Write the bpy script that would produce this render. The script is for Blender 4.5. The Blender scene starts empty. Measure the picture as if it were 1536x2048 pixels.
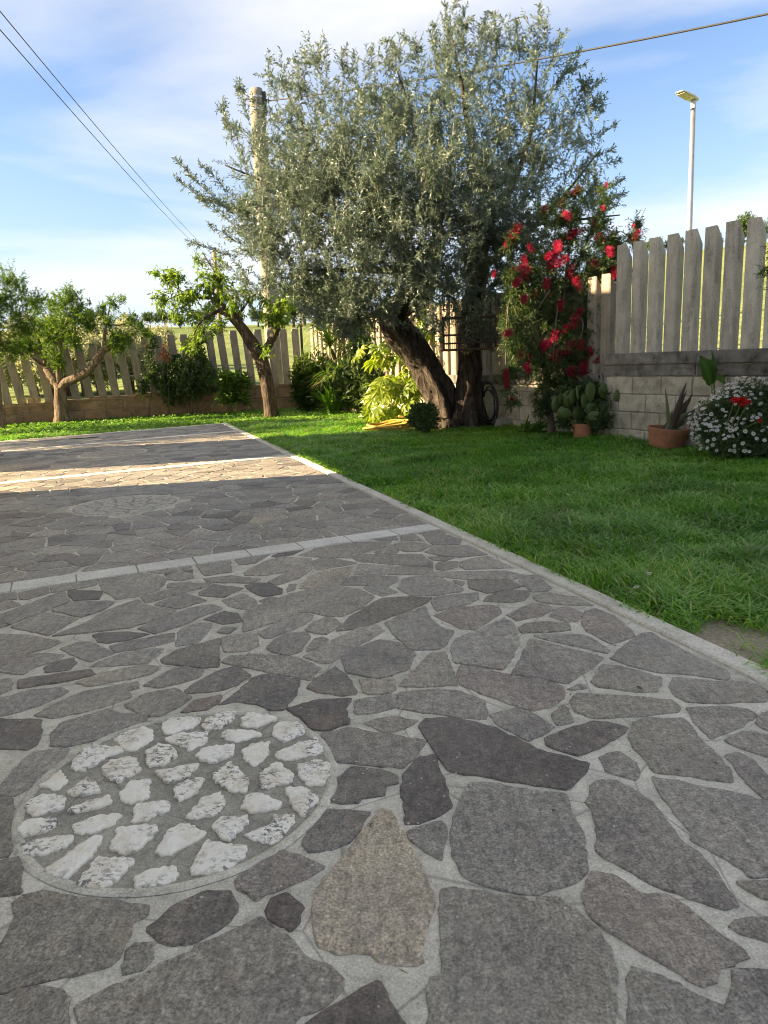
import bpy, math, random
import numpy as np
from mathutils import Vector, Matrix, noise as mnoise

sc = bpy.context.scene
COL = sc.collection
R = math.radians

# ------------------------------------------------------------------ camera
PITCH, ROLL, FPX = math.atan(302 / 1440), R(2.3), 1440.0
EYE = np.array([0.0, 0.0, 1.0])
_fw = np.array([0, math.cos(PITCH), -math.sin(PITCH)])
_r0 = np.array([1.0, 0, 0]); _u0 = np.array([0, math.sin(PITCH), math.cos(PITCH)])
RT = math.cos(ROLL) * _r0 - math.sin(ROLL) * _u0
UP = math.sin(ROLL) * _r0 + math.cos(ROLL) * _u0
cd = bpy.data.cameras.new('camera')
cam = bpy.data.objects.new('camera', cd); COL.objects.link(cam)
M = Matrix.Identity(4)
for i in range(3):
    M[i][0], M[i][1], M[i][2], M[i][3] = RT[i], UP[i], -_fw[i], EYE[i]
cam.matrix_world = M
cd.sensor_fit = 'VERTICAL'; cd.sensor_height = 36.0; cd.lens = FPX / 2048 * 36.0
cd.clip_start = 0.05; cd.clip_end = 3000
sc.camera = cam

# ------------------------------------------------------------------ sky, sun, exposure
SUN_EL, SUN_TRAVEL = R(22), math.atan2(0.12, 0.99)      # light travels left to right
sun_from = Vector((-math.cos(SUN_TRAVEL) * math.cos(SUN_EL), -math.sin(SUN_TRAVEL) * math.cos(SUN_EL), math.sin(SUN_EL)))
world = bpy.data.worlds.new("World"); sc.world = world; world.use_nodes = True
wt = world.node_tree; wn = wt.nodes; wl = wt.links
bg = wn['Background']
sky = wn.new('ShaderNodeTexSky'); sky.sky_type = 'NISHITA'; sky.sun_disc = False
sky.sun_elevation = SUN_EL; sky.sun_rotation = math.atan2(sun_from.x, sun_from.y)
sky.altitude = 200; sky.air_density = 0.85; sky.dust_density = 0.5; sky.ozone_density = 2.5
tc = wn.new('ShaderNodeTexCoord')
sep = wn.new('ShaderNodeSeparateXYZ'); wl.new(tc.outputs['Generated'], sep.inputs[0])
def wmath(op, a, b=None, clamp=False):
    n = wn.new('ShaderNodeMath'); n.operation = op; n.use_clamp = clamp
    for k, v in enumerate((a, b)):
        if v is None: continue
        if isinstance(v, (int, float)): n.inputs[k].default_value = v
        else: wl.new(v, n.inputs[k])
    return n.outputs[0]
zz = wmath('ADD', wmath('MAXIMUM', sep.outputs[2], 0.0), 0.10)
cx = wmath('DIVIDE', sep.outputs[0], zz); cy = wmath('DIVIDE', sep.outputs[1], zz)
comb = wn.new('ShaderNodeCombineXYZ'); wl.new(cx, comb.inputs[0]); wl.new(cy, comb.inputs[1])
mp = wn.new('ShaderNodeMapping'); mp.inputs['Rotation'].default_value = (0, 0, R(-24)); mp.inputs['Scale'].default_value = (0.40, 0.60, 1)
mp.inputs['Location'].default_value = (9.9, 5.5, 0)
wl.new(comb.outputs[0], mp.inputs[0])
n1 = wn.new('ShaderNodeTexNoise'); n1.inputs['Scale'].default_value = 0.9; n1.inputs['Detail'].default_value = 8; n1.inputs['Roughness'].default_value = 0.52; n1.inputs['Distortion'].default_value = 0.35
wl.new(mp.outputs[0], n1.inputs['Vector'])
cr = wn.new('ShaderNodeValToRGB'); wl.new(n1.outputs['Fac'], cr.inputs[0])
cr.color_ramp.elements[0].position = 0.412; cr.color_ramp.elements[0].color = (0, 0, 0, 1)
cr.color_ramp.elements[1].position = 0.60; cr.color_ramp.elements[1].color = (1, 1, 1, 1)
hor = wmath('MULTIPLY', wmath('SUBTRACT', 1.0, wmath('MULTIPLY', wmath('MAXIMUM', sep.outputs[2], 0.0), 2.6), True), 0.97)
cl_f = wmath('MULTIPLY', wmath('MULTIPLY', cr.outputs[0], 0.88), wmath('ADD', wmath('MULTIPLY', wmath('MAXIMUM', sep.outputs[2], 0.0), 3.0), 0.25, True))
mixc = wn.new('ShaderNodeMixRGB'); wl.new(cl_f, mixc.inputs[0])
skt = wn.new('ShaderNodeMixRGB'); skt.blend_type = 'MULTIPLY'; skt.inputs[0].default_value = 1; wl.new(sky.outputs[0], skt.inputs[1]); skt.inputs[2].default_value = (0.82, 0.775, 0.765, 1)
hz = wn.new('ShaderNodeMixRGB'); wl.new(wmath('MULTIPLY', hor, hor), hz.inputs[0]); wl.new(skt.outputs[0], hz.inputs[1]); hz.inputs[2].default_value = (1.8, 2.0, 2.25, 1)
wl.new(hz.outputs[0], mixc.inputs[1])
mixc.inputs[2].default_value = (3.4, 3.3, 3.2, 1)
wl.new(mixc.outputs[0], bg.inputs[0]); bg.inputs[1].default_value = 0.075
sd = bpy.data.lights.new('sun', 'SUN'); sd.energy = 5.0; sd.angle = R(0.53); sd.color = (1.0, 0.77, 0.47)
sun = bpy.data.objects.new('sun', sd); COL.objects.link(sun)
sun.rotation_euler = sun_from.to_track_quat('Z', 'Y').to_euler(); sun.location = (0, 0, 30)
sc.view_settings.view_transform = 'Standard'; sc.view_settings.look = 'None'
sc.view_settings.gamma = 1; sc.view_settings.use_curve_mapping = False
sc.view_settings.exposure = 2.28
sc.cycles.filter_width = 1.05; sc.cycles.max_bounces = 8; sc.cycles.transparent_max_bounces = 8; sc.cycles.transmission_bounces = 4; sc.cycles.diffuse_bounces = 4

# ------------------------------------------------------------------ survey helpers (photo point -> place in the garden)
def ray(x, y): return _fw + RT * (x - 768) / FPX - UP * (y - 1024) / FPX
def gnd(x, y, z=0.0):
    d = ray(x, y); return EYE + d * ((z - EYE[2]) / d[2])
def far(x, y, Y):
    d = ray(x, y); return EYE + d * (Y / d[1])
def onplane(x, y, p0, dr):
    n = np.array([-dr[1], dr[0], 0.0]); d = ray(x, y)
    return EYE + d * (((np.array([p0[0], p0[1], 0.0]) - EYE) @ n) / (d @ n))

# ------------------------------------------------------------------ object helpers
def tag(o, label=None, cat=None, group=None, kind=None):
    if label: o['label'] = label
    if cat: o['category'] = cat
    if group: o['group'] = group
    if kind: o['kind'] = kind
    return o
def thing(name, label, cat, loc=(0, 0, 0), rot=(0, 0, 0), group=None):
    o = bpy.data.objects.new(name, None); COL.objects.link(o)
    o.location = loc; o.rotation_euler = rot; o.empty_display_size = 0.2
    return tag(o, label, cat, group)
def link(name, me, parent=None, loc=None, rot=None, scale=None):
    o = bpy.data.objects.new(name, me); COL.objects.link(o)
    if parent is not None: o.parent = parent
    if loc is not None: o.location = loc
    if rot is not None: o.rotation_euler = rot
    if scale is not None: o.scale = scale
    return o
class MB:
    """collects vertices and faces and links them as one mesh object"""
    def __init__(s): s.V = []; s.F = []; s.T = []; s.n = 0
    def add(s, V, F, tint=None):
        V = np.asarray(V, float).reshape(-1, 3)
        s.F += [tuple(int(i) + s.n for i in f) for f in F]
        s.V.append(V); s.n += len(V)
        t = np.full(len(V), 0.5 if tint is None else tint) if np.isscalar(tint) or tint is None else np.asarray(tint, float)
        s.T.append(t)
    def box(s, c, sz, M=None, tint=None, taper=1.0):
        x, y, z = sz[0] / 2, sz[1] / 2, sz[2] / 2
        P = np.array([(-x, -y, -z), (x, -y, -z), (x, y, -z), (-x, y, -z), (-x * taper, -y * taper, z), (x * taper, -y * taper, z), (x * taper, y * taper, z), (-x * taper, y * taper, z)])
        if M is not None: P = P @ np.asarray(M).T
        s.add(P + np.asarray(c), [(0, 3, 2, 1), (4, 5, 6, 7), (0, 1, 5, 4), (1, 2, 6, 5), (2, 3, 7, 6), (3, 0, 4, 7)], tint)
    def tube(s, pts, rad, n=6, cap=True, nz=0.0, tint=None, flat=1.0):
        V, F = tube(pts, rad, n, cap, nz, flat); s.add(V, F, tint)
    def mesh(s, name, mats, smooth=False):
        me = bpy.data.meshes.new(name)
        V = np.concatenate(s.V) if s.V else np.zeros((0, 3))
        me.from_pydata(V.tolist(), [], s.F)
        a = me.attributes.new('tint', 'FLOAT', 'POINT'); a.data.foreach_set('value', np.concatenate(s.T).astype(np.float32))
        for m in (mats if isinstance(mats, (list, tuple)) else [mats]): me.materials.append(m)
        if smooth: me.polygons.foreach_set('use_smooth', np.ones(len(me.polygons), bool))
        me.update(); return me
    def build(s, name, mats, parent=None, smooth=False, loc=None, rot=None):
        return link(name, s.mesh(name, mats, smooth), parent, loc, rot)
def tube(pts, rad, n=6, cap=True, nz=0.0, flat=1.0):
    P = [Vector(p) for p in pts]; k = len(P)
    rad = [rad] * k if np.isscalar(rad) else list(rad)
    V = []; F = []; a = None
    for i in range(k):
        t = (P[min(i + 1, k - 1)] - P[max(i - 1, 0)]).normalized()
        if a is None:
            a = t.orthogonal().normalized()
        a = (a - t * a.dot(t)); a = a.normalized() if a.length > 1e-6 else t.orthogonal().normalized()
        b = t.cross(a)
        for j in range(n):
            an = 2 * math.pi * j / n; r = rad[i]
            d = a * math.cos(an) + b * math.sin(an) * flat
            if nz:
                if nz > .25: r *= 1 + .15 * math.sin(an * 5 + 2.2 * mnoise.noise(Vector((0, 0, P[i].z * .9))) * 2 + P[i].z * 1.1) + .05 * math.sin(an * 11 + P[i].z * 3)
                r *= 1 + nz * mnoise.noise(Vector((math.cos(an) * 1.6, math.sin(an) * 1.6, P[i].z * 1.2 + P[i].x))) + 0.6 * nz * mnoise.noise(Vector((math.cos(an) * 4.5, math.sin(an) * 4.5, P[i].z * 3.1 + 9)))
            V.append(P[i] + d * r)
    for i in range(k - 1):
        for j in range(n):
            q = (j + 1) % n
            F.append((i * n + j, i * n + q, (i + 1) * n + q, (i + 1) * n + j))
    if cap:
        F.append(tuple(range(n - 1, -1, -1))); F.append(tuple(range((k - 1) * n, k * n)))
    return [tuple(v) for v in V], F
def smooth_path(pts, per=6, wob=0.0, rng=random):
    """Catmull-Rom through control points (x,y,z,r)"""
    P = [np.array(p, float) for p in pts]
    P = [2 * P[0] - P[1]] + P + [2 * P[-1] - P[-2]]
    out = []
    for i in range(1, len(P) - 2):
        for j in range(per):
            t = j / per
            q = 0.5 * ((2 * P[i]) + (-P[i - 1] + P[i + 1]) * t + (2 * P[i - 1] - 5 * P[i] + 4 * P[i + 1] - P[i + 2]) * t * t + (-P[i - 1] + 3 * P[i] - 3 * P[i + 1] + P[i + 2]) * t ** 3)
            if wob: q[:3] += np.array([rng.uniform(-wob, wob) for _ in range(3)]) * q[3]
            out.append(q)
    out.append(P[-2])
    return [tuple(q[:3]) for q in out], [max(q[3], 0.002) for q in out]
def tri_mesh(name, V, F, tint, mats, smooth=False, matidx=None):
    """fast triangle mesh from numpy arrays"""
    V = np.asarray(V, np.float32); F = np.asarray(F, np.int32)
    me = bpy.data.meshes.new(name)
    me.vertices.add(len(V)); me.vertices.foreach_set('co', V.ravel())
    me.loops.add(F.size); me.loops.foreach_set('vertex_index', F.ravel())
    me.polygons.add(len(F)); me.polygons.foreach_set('loop_start', np.arange(0, F.size, 3, dtype=np.int32))
    if smooth: me.polygons.foreach_set('use_smooth', np.ones(len(F), bool))
    else: me.polygons.foreach_set('use_smooth', np.zeros(len(F), bool))
    for m in (mats if isinstance(mats, (list, tuple)) else [mats]): me.materials.append(m)
    if matidx is not None: me.polygons.foreach_set('material_index', np.asarray(matidx, np.int32))
    a = me.attributes.new('tint', 'FLOAT', 'POINT'); a.data.foreach_set('value', np.asarray(tint, np.float32))
    me.update(calc_edges=True); return me
def nrm(a): return a / np.maximum(np.linalg.norm(a, axis=-1, keepdims=True), 1e-9)
def leaf_arrays(P, D, L, Wd, rng, fold=0.25, droop=0.15, tint=None, up=None, shape='diamond'):
    """one folded leaf per point. P,D (N,3); L,Wd (N,)"""
    N = len(P); D = nrm(D)
    U = rng.normal(size=(N, 3)) * 0.6 + np.array([0, 0, 0.8]) if up is None else up
    S = nrm(np.cross(D, U)); Nn = nrm(np.cross(S, D))
    L = np.broadcast_to(L, (N,))[:, None]; Wd = np.broadcast_to(Wd, (N,))[:, None]
    tip = P + D * L - np.array([0, 0, 1.0]) * L * droop
    if shape == 'diamond':
        m = P + D * L * 0.45
        l = m - S * Wd / 2 + Nn * Wd * fold; r = m + S * Wd / 2 + Nn * Wd * fold
        V = np.stack([P, r, tip, l], 1).reshape(-1, 3)
        F = (np.array([[0, 1, 2], [0, 2, 3]])[None] + (np.arange(N) * 4)[:, None, None]).reshape(-1, 3); k = 4
    else:                                        # 'oval': base, 2 pairs, tip with a midrib
        m1 = P + D * L * 0.3; m2 = P + D * L * 0.68 - np.array([0, 0, 1.0]) * L * droop * 0.4
        l1 = m1 - S * Wd / 2 + Nn * Wd * fold; r1 = m1 + S * Wd / 2 + Nn * Wd * fold
        l2 = m2 - S * Wd * 0.38 + Nn * Wd * fold * .8; r2 = m2 + S * Wd * 0.38 + Nn * Wd * fold * .8
        V = np.stack([P, m1, m2, tip, l1, l2, r1, r2], 1).reshape(-1, 3)
        F = (np.array([[0, 6, 1], [1, 6, 7], [1, 7, 2], [2, 7, 3], [0, 1, 4], [1, 5, 4], [1, 2, 5], [2, 3, 5]])[None] + (np.arange(N) * 8)[:, None, None]).reshape(-1, 3); k = 8
    t = rng.random(N) if tint is None else tint
    return V, F, np.repeat(t, k)
def cat_arrays(L):
    V = []; F = []; T = []; n = 0
    for v, f, t in L:
        V.append(v); F.append(f + n); T.append(t); n += len(v)
    return np.concatenate(V), np.concatenate(F), np.concatenate(T)
def twig_arrays(A, B, r):
    """3-sided straight twigs from A to B (N,3)"""
    N = len(A); D = nrm(B - A); S = nrm(np.cross(D, np.array([0.3, 0.2, 1.0]))); T = np.cross(D, S)
    r = np.broadcast_to(r, (N,))[:, None]; V = []
    for c, q in ((A, 1.0), (B, 0.35)):
        for k in range(3):
            an = 2.094 * k; V.append(c + (S * math.cos(an) + T * math.sin(an)) * r * q)
    V = np.stack(V, 1).reshape(-1, 3)
    f = []
    for k in range(3):
        q = (k + 1) % 3; f += [[k, q, q + 3], [k, q + 3, k + 3]]
    F = (np.array(f)[None] + (np.arange(N) * 6)[:, None, None]).reshape(-1, 3)
    return V, F, np.repeat(np.full(N, 0.5), 6)

# ------------------------------------------------------------------ materials
def new_mat(name):
    m = bpy.data.materials.new(name); m.use_nodes = True
    t = m.node_tree; b = t.nodes['Principled BSDF']; return m, t, b
class NT:
    def __init__(s, t): s.t = t
    def n(s, kind, **kw):
        x = s.t.nodes.new(kind)
        for k, v in kw.items(): setattr(x, k, v)
        return x
    def l(s, a, b): s.t.links.new(a, b)
    def pos(s, scale=(1, 1, 1), coord='geo'):
        if coord == 'geo': o = s.n('ShaderNodeNewGeometry').outputs['Position']
        else: o = s.n('ShaderNodeTexCoord').outputs['Object']
        m = s.n('ShaderNodeMapping'); m.inputs['Scale'].default_value = scale; s.l(o, m.inputs[0]); return m.outputs[0]
    def noise(s, vec, scale, detail=4, rough=0.55, dist=0.0):
        x = s.n('ShaderNodeTexNoise'); x.inputs['Scale'].default_value = scale; x.inputs['Detail'].default_value = detail
        x.inputs['Roughness'].default_value = rough; x.inputs['Distortion'].default_value = dist; s.l(vec, x.inputs['Vector']); return x.outputs['Fac']
    def ramp(s, fac, stops):
        r = s.n('ShaderNodeValToRGB'); s.l(fac, r.inputs[0]); e = r.color_ramp.elements
        while len(e) > len(stops): e.remove(e[-1])
        while len(e) < len(stops): e.new(1.0)
        for q, (p, c) in zip(e, stops):
            q.position = p; q.color = (c, c, c, 1) if np.isscalar(c) else (*c, 1)
        return r.outputs[0]
    def mix(s, fac, a, b, mode='MIX'):
        m = s.n('ShaderNodeMixRGB', blend_type=mode)
        for k, v in enumerate((fac, a, b)):
            if np.isscalar(v): m.inputs[k].default_value = v if k == 0 else (v, v, v, 1)
            elif isinstance(v, tuple): m.inputs[k].default_value = (*v, 1)
            else: s.l(v, m.inputs[k])
        return m.outputs[0]
    def math(s, op, a, b=0.0):
        m = s.n('ShaderNodeMath', operation=op)
        for k, v in enumerate((a, b)):
            if np.isscalar(v): m.inputs[k].default_value = v
            else: s.l(v, m.inputs[k])
        return m.outputs[0]
    def bump(s, h, strength=0.3, dist=0.01, prev=None):
        b = s.n('ShaderNodeBump'); b.inputs['Strength'].default_value = strength; b.inputs['Distance'].default_value = dist
        s.l(h, b.inputs['Height'])
        if prev is not None: s.l(prev, b.inputs['Normal'])
        return b.outputs[0]
    def tint(s):
        return s.n('ShaderNodeAttribute', attribute_name='tint').outputs['Fac']
def leaf_mat(name, stops, transl=0.35, tcol=None, rough=0.5, spec=0.35):
    """two-sided leaf with light passing through; colour runs along the per-leaf 'tint'"""
    m, t, b = new_mat(name); k = NT(t)
    c = k.ramp(k.tint(), stops)
    nz = k.noise(k.pos(), 1.7, 3); c = k.mix(0.35, c, k.ramp(nz, [(0.35, 0.62), (0.65, 1.35)]), 'MULTIPLY')
    k.l(c, b.inputs['Base Color']); b.inputs['Roughness'].default_value = rough; b.inputs['Specular IOR Level'].default_value = spec
    tr = k.n('ShaderNodeBsdfTranslucent')
    k.l(k.mix(1.0, c, tcol or (1.6, 1.7, 0.6), 'MULTIPLY'), tr.inputs[0])
    mx = k.n('ShaderNodeMixShader'); mx.inputs[0].default_value = transl
    k.l(b.outputs[0], mx.inputs[1]); k.l(tr.outputs[0], mx.inputs[2])
    k.l(mx.outputs[0], t.nodes['Material Output'].inputs[0]); return m
def plain_mat(name, col, rough=0.6, metal=0.0, nscale=20, namp=0.25, bump=0.0, spec=0.4):
    m, t, b = new_mat(name); k = NT(t)
    n = k.noise(k.pos(), nscale, 5)
    c = k.mix(1.0, tuple(col), k.ramp(n, [(0.3, 1 - namp), (0.7, 1 + namp)]), 'MULTIPLY')
    k.l(c, b.inputs['Base Color']); b.inputs['Roughness'].default_value = rough; b.inputs['Metallic'].default_value = metal
    b.inputs['Specular IOR Level'].default_value = spec
    if bump: k.l(k.bump(n, bump, 0.01), b.inputs['Normal'])
    return m
def stone_mat():
    m, t, b = new_mat('porphyry'); k = NT(t); g = k.pos()
    base = k.ramp(k.tint(), [(0.0, (0.120, 0.098, 0.084)), (0.22, (0.190, 0.163, 0.132)), (0.5, (0.290, 0.258, 0.208)), (0.78, (0.37, 0.332, 0.27)), (0.9, (0.36, 0.298, 0.215)), (1.0, (0.49, 0.425, 0.305))])
    rv = k.n('ShaderNodeObjectInfo').outputs['Random']; base = k.mix(0.38, base, k.ramp(rv, [(0.0, (1.12, 0.96, 0.92)), (0.35, (0.92, 0.98, 1.04)), (0.65, (1.05, 1.03, 0.92)), (1.0, (0.86, 0.84, 0.88))]), 'MULTIPLY')
    big = k.noise(g, 3.6, 6, 0.62); c = k.mix(0.8, base, k.ramp(big, [(0.3, (0.66, 0.64, 0.67)), (0.7, (1.28, 1.25, 1.16))]), 'MULTIPLY')
    cleft = k.noise(k.pos((34, 6, 10)), 1.4, 8, 0.7, 0.9); c = k.mix(0.65, c, k.ramp(cleft, [(0.34, 0.58), (0.5, 1.0), (0.68, 1.25)]), 'MULTIPLY')
    med = k.noise(g, 48, 8, 0.72); c = k.mix(0.9, c, k.ramp(med, [(0.32, 0.52), (0.68, 1.45)]), 'MULTIPLY')
    fine = k.noise(g, 175, 3, 0.75); c = k.mix(1.0, c, k.ramp(fine, [(0.34, 0.48), (0.66, 1.55)]), 'MULTIPLY')
    v = k.n('ShaderNodeTexVoronoi'); v.inputs['Scale'].default_value = 105; k.l(g, v.inputs['Vector'])
    sp = k.ramp(v.outputs['Color'], [(0.82, 0.0), (0.90, 1.0)]); sp2 = k.math('MULTIPLY', sp, k.ramp(v.outputs['Distance'], [(0.18, 1.0), (0.40, 0.0)]))
    c = k.mix(k.math('MULTIPLY', sp2, 0.8), c, (0.68, 0.62, 0.54))
    rust = k.noise(g, 6.5, 6, 0.65); c = k.mix(k.ramp(rust, [(0.56, 0.0), (0.75, 0.45)]), c, (0.35, 0.25, 0.15))
    dust = k.noise(g, 1.5, 6, 0.65); c = k.mix(k.ramp(dust, [(0.45, 0.0), (0.72, 0.28)]), c, (0.44, 0.41, 0.345))
    k.l(c, b.inputs['Base Color']); b.inputs['Roughness'].default_value = 0.58; b.inputs['Specular IOR Level'].default_value = 0.6
    b1 = k.bump(cleft, 1.0, 0.007); b2 = k.bump(med, 0.8, 0.006, b1); k.l(k.bump(fine, 0.5, 0.002, b2), b.inputs['Normal']); return m
def mortar_mat(name='mortar', q=1.0):
    m, t, b = new_mat(name); k = NT(t); g = k.pos()
    a = k.noise(g, 2.6, 6); c = k.ramp(a, [(0.3, (0.54 * q, 0.495 * q, 0.39 * q)), (0.7, (0.76 * q, 0.70 * q, 0.56 * q))])
    w = k.noise(g, 9, 8, 0.7, 0.4); c = k.mix(0.85, c, k.ramp(w, [(0.28, 0.66), (0.7, 1.18)]), 'MULTIPLY')
    st = k.noise(g, 38, 6, 0.72); c = k.mix(0.7, c, k.ramp(st, [(0.30, 0.55), (0.48, 1.0), (0.75, 1.15)]), 'MULTIPLY')
    f = k.noise(g, 200, 3, 0.75); c = k.mix(0.8, c, k.ramp(f, [(0.3, 0.62), (0.7, 1.35)]), 'MULTIPLY')
    moss = k.noise(g, 5.0, 6, 0.7); c = k.mix(k.ramp(moss, [(0.57, 0.0), (0.72, 0.40)]), c, (0.20, 0.195, 0.115))
    cr_ = k.n('ShaderNodeTexVoronoi', feature='DISTANCE_TO_EDGE'); cr_.inputs['Scale'].default_value = 3.1; wv = k.mix(0.09, g, k.n('ShaderNodeTexNoise').outputs['Color'], 'ADD'); k.l(wv, cr_.inputs['Vector'])
    c = k.mix(k.ramp(cr_.outputs['Distance'], [(0.0, 0.5), (0.012, 0.0)]), c, (0.12, 0.11, 0.09))
    k.l(c, b.inputs['Base Color']); b.inputs['Roughness'].default_value = 0.92; b.inputs['Specular IOR Level'].default_value = 0.25
    k.l(k.bump(f, 0.4, 0.002, k.bump(st, 0.8, 0.005, k.bump(w, 0.9, 0.012))), b.inputs['Normal']); return m
def white_stone_mat():
    m, t, b = new_mat('white_limestone'); k = NT(t); g = k.pos()
    a = k.noise(g, 16, 6, 0.6); c = k.ramp(a, [(0.3, (0.76, 0.66, 0.50)), (0.5, (0.92, 0.85, 0.71)), (0.75, (0.93, 0.88, 0.77))])
    d = k.noise(k.pos((62, 88, 60)), 1.0, 6, 0.75, 0.3)
    e = k.noise(g, 7, 4); dd = k.math('MULTIPLY', k.ramp(d, [(0.50, 0.0), (0.57, 1.0)]), k.ramp(e, [(0.42, 0.0), (0.58, 0.92)]))
    c = k.mix(dd, c, (0.15, 0.135, 0.115))
    k.l(c, b.inputs['Base Color']); b.inputs['Roughness'].default_value = 0.85
    k.l(k.bump(k.noise(g, 45, 7, 0.7), 0.8, 0.008), b.inputs['Normal']); return m
def concrete_mat(name, c0, c1, stain=(0.05, 0.045, 0.04), amount=0.5, sc1=6.0, vert=True, rough=0.9):
    m, t, b = new_mat(name); k = NT(t); g = k.pos()
    a = k.noise(g, sc1, 6, 0.6); c = k.ramp(a, [(0.3, c0), (0.7, c1)])
    c = k.mix(0.6, c, k.ramp(k.tint(), [(0.0, 0.72), (1.0, 1.2)]), 'MULTIPLY')
    pit = k.noise(g, 85, 4, 0.6); c = k.mix(0.7, c, k.ramp(pit, [(0.30, 0.55), (0.5, 1.0), (0.75, 1.15)]), 'MULTIPLY')
    s = k.noise(k.pos((9, 9, 1.6) if vert else (4, 4, 5)), 1.3, 6, 0.65); s2 = k.noise(g, 28, 5, 0.7)
    f = k.math('MULTIPLY', k.ramp(s, [(0.48, 0.0), (0.66, 1.0)]), k.ramp(s2, [(0.35, 0.25), (0.6, 1.0)]))
    c = k.mix(k.math('MULTIPLY', f, amount), c, stain)
    k.l(c, b.inputs['Base Color']); b.inputs['Roughness'].default_value = rough; b.inputs['Specular IOR Level'].default_value = 0.2
    k.l(k.bump(pit, 0.5, 0.004, k.bump(a, 0.4, 0.012)), b.inputs['Normal']); return m
def bark_mat(name, c0, c1, scale=1.0, strength=0.9):
    m, t, b = new_mat(name); k = NT(t)
    r = k.noise(k.pos((11 * scale, 11 * scale, 2.2 * scale)), 1.6, 7, 0.65, 0.8); f = k.noise(k.pos(), 40 * scale, 5, 0.65)
    c = k.ramp(r, [(0.32, tuple(x * 0.45 for x in c0)), (0.48, c0), (0.66, c1)])
    c = k.mix(0.6, c, k.ramp(f, [(0.3, 0.7), (0.7, 1.3)]), 'MULTIPLY')
    k.l(c, b.inputs['Base Color']); b.inputs['Roughness'].default_value = 0.92; b.inputs['Specular IOR Level'].default_value = 0.15
    k.l(k.bump(f, 0.6, 0.01, k.bump(r, strength, 0.07)), b.inputs['Normal']); return m
def soil_mat():
    m, t, b = new_mat('lawn_soil'); k = NT(t); g = k.pos()
    a = k.noise(g, 2.2, 6, 0.65); f = k.noise(g, 60, 5, 0.7)
    c = k.ramp(a, [(0.3, (0.46, 0.38, 0.27)), (0.6, (0.38, 0.32, 0.22)), (0.78, (0.20, 0.22, 0.09))])
    c = k.mix(0.8, c, k.ramp(f, [(0.3, 0.55), (0.7, 1.5)]), 'MULTIPLY')
    k.l(c, b.inputs['Base Color']); b.inputs['Roughness'].default_value = 0.95; b.inputs['Specular IOR Level'].default_value = 0.1
    k.l(k.bump(f, 0.8, 0.02), b.inputs['Normal']); return m
def field_mat():
    m, t, b = new_mat('field_grass'); k = NT(t); g = k.pos()
    a = k.noise(g, 0.055, 4, 0.5); f = k.noise(k.pos((0.5, 0.9, 1)), 2.4, 6, 0.7); w = k.n('ShaderNodeTexWave', wave_type='BANDS', bands_direction='Y')
    w.inputs['Scale'].default_value = 0.32; w.inputs['Distortion'].default_value = 2.2; w.inputs['Detail'].default_value = 3; k.l(k.pos((0.5, 1, 0)), w.inputs['Vector'])
    c = k.ramp(a, [(0.35, (0.155, 0.205, 0.07)), (0.6, (0.24, 0.28, 0.10))])
    c = k.mix(0.55, c, k.ramp(w.outputs['Fac'], [(0.2, 0.62), (0.6, 1.2)]), 'MULTIPLY')
    c = k.mix(0.8, c, k.ramp(f, [(0.3, 0.45), (0.7, 1.5)]), 'MULTIPLY'); c = k.mix(k.ramp(k.noise(g, .35, 6, .7), [(.5, 0.), (.7, .7)]), c, (.16, .17, .09))
    k.l(c, b.inputs['Base Color']); b.inputs['Roughness'].default_value = 0.95; b.inputs['Specular IOR Level'].default_value = 0.05
    k.l(k.bump(f, 0.6, 0.3), b.inputs['Normal']); return m

MT = {}
MT['stone'] = stone_mat(); MT['mortar'] = mortar_mat(); MT['mortar_dark'] = mortar_mat('mortar_of_disc', 0.60); MT['white'] = white_stone_mat()
MT['worn_white'] = plain_mat('worn_white_stone', (0.46, 0.42, 0.35), 0.85, nscale=40, namp=0.3)
MT['strip'] = concrete_mat('strip_stone', (0.62, 0.575, 0.49), (0.74, 0.69, 0.59), amount=0.12, vert=False)
MT['kerb'] = concrete_mat('kerb_stone', (0.62, 0.56, 0.45), (0.76, 0.695, 0.57), (0.20, 0.17, 0.12), 0.35, vert=False)
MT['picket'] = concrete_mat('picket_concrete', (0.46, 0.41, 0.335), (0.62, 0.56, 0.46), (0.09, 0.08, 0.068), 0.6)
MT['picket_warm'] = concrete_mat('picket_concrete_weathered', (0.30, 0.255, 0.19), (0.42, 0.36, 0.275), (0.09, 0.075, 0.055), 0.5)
MT['picket_back'] = concrete_mat('picket_concrete_shaded', (0.28, 0.245, 0.19), (0.39, 0.345, 0.275), (0.07, 0.058, 0.042), 0.5)  # darker copy, shade of the backlit left pickets put into the colour
MT['block'] = concrete_mat('tuff_block', (0.42, 0.36, 0.27), (0.60, 0.53, 0.405), (0.09, 0.08, 0.06), 0.5, 9, False)
MT['oldblock'] = concrete_mat('old_block', (0.22, 0.15, 0.09), (0.34, 0.24, 0.15), (0.045, 0.035, 0.028), 0.55, 7, False)
MT['coping'] = concrete_mat('stained_coping', (0.12, 0.105, 0.09), (0.27, 0.245, 0.21), (0.02, 0.018, 0.016), 1.0, 7, False)
MT['wallmortar'] = concrete_mat('wall_mortar', (0.26, 0.23, 0.185), (0.37, 0.335, 0.27), amount=0.4, vert=False)
MT['soil'] = soil_mat(); MT['field'] = field_mat()
MT['olivebark'] = bark_mat('olive_bark', (0.055, 0.044, 0.035), (0.14, 0.115, 0.09))
MT['bark'] = bark_mat('fruit_bark', (0.085, 0.062, 0.045), (0.20, 0.15, 0.11), 1.6)
MT['palebark'] = bark_mat('pale_bark', (0.16, 0.12, 0.085), (0.33, 0.26, 0.19), 1.6)
MT['stem'] = plain_mat('woody_stem', (0.13, 0.10, 0.07), 0.85)
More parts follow.
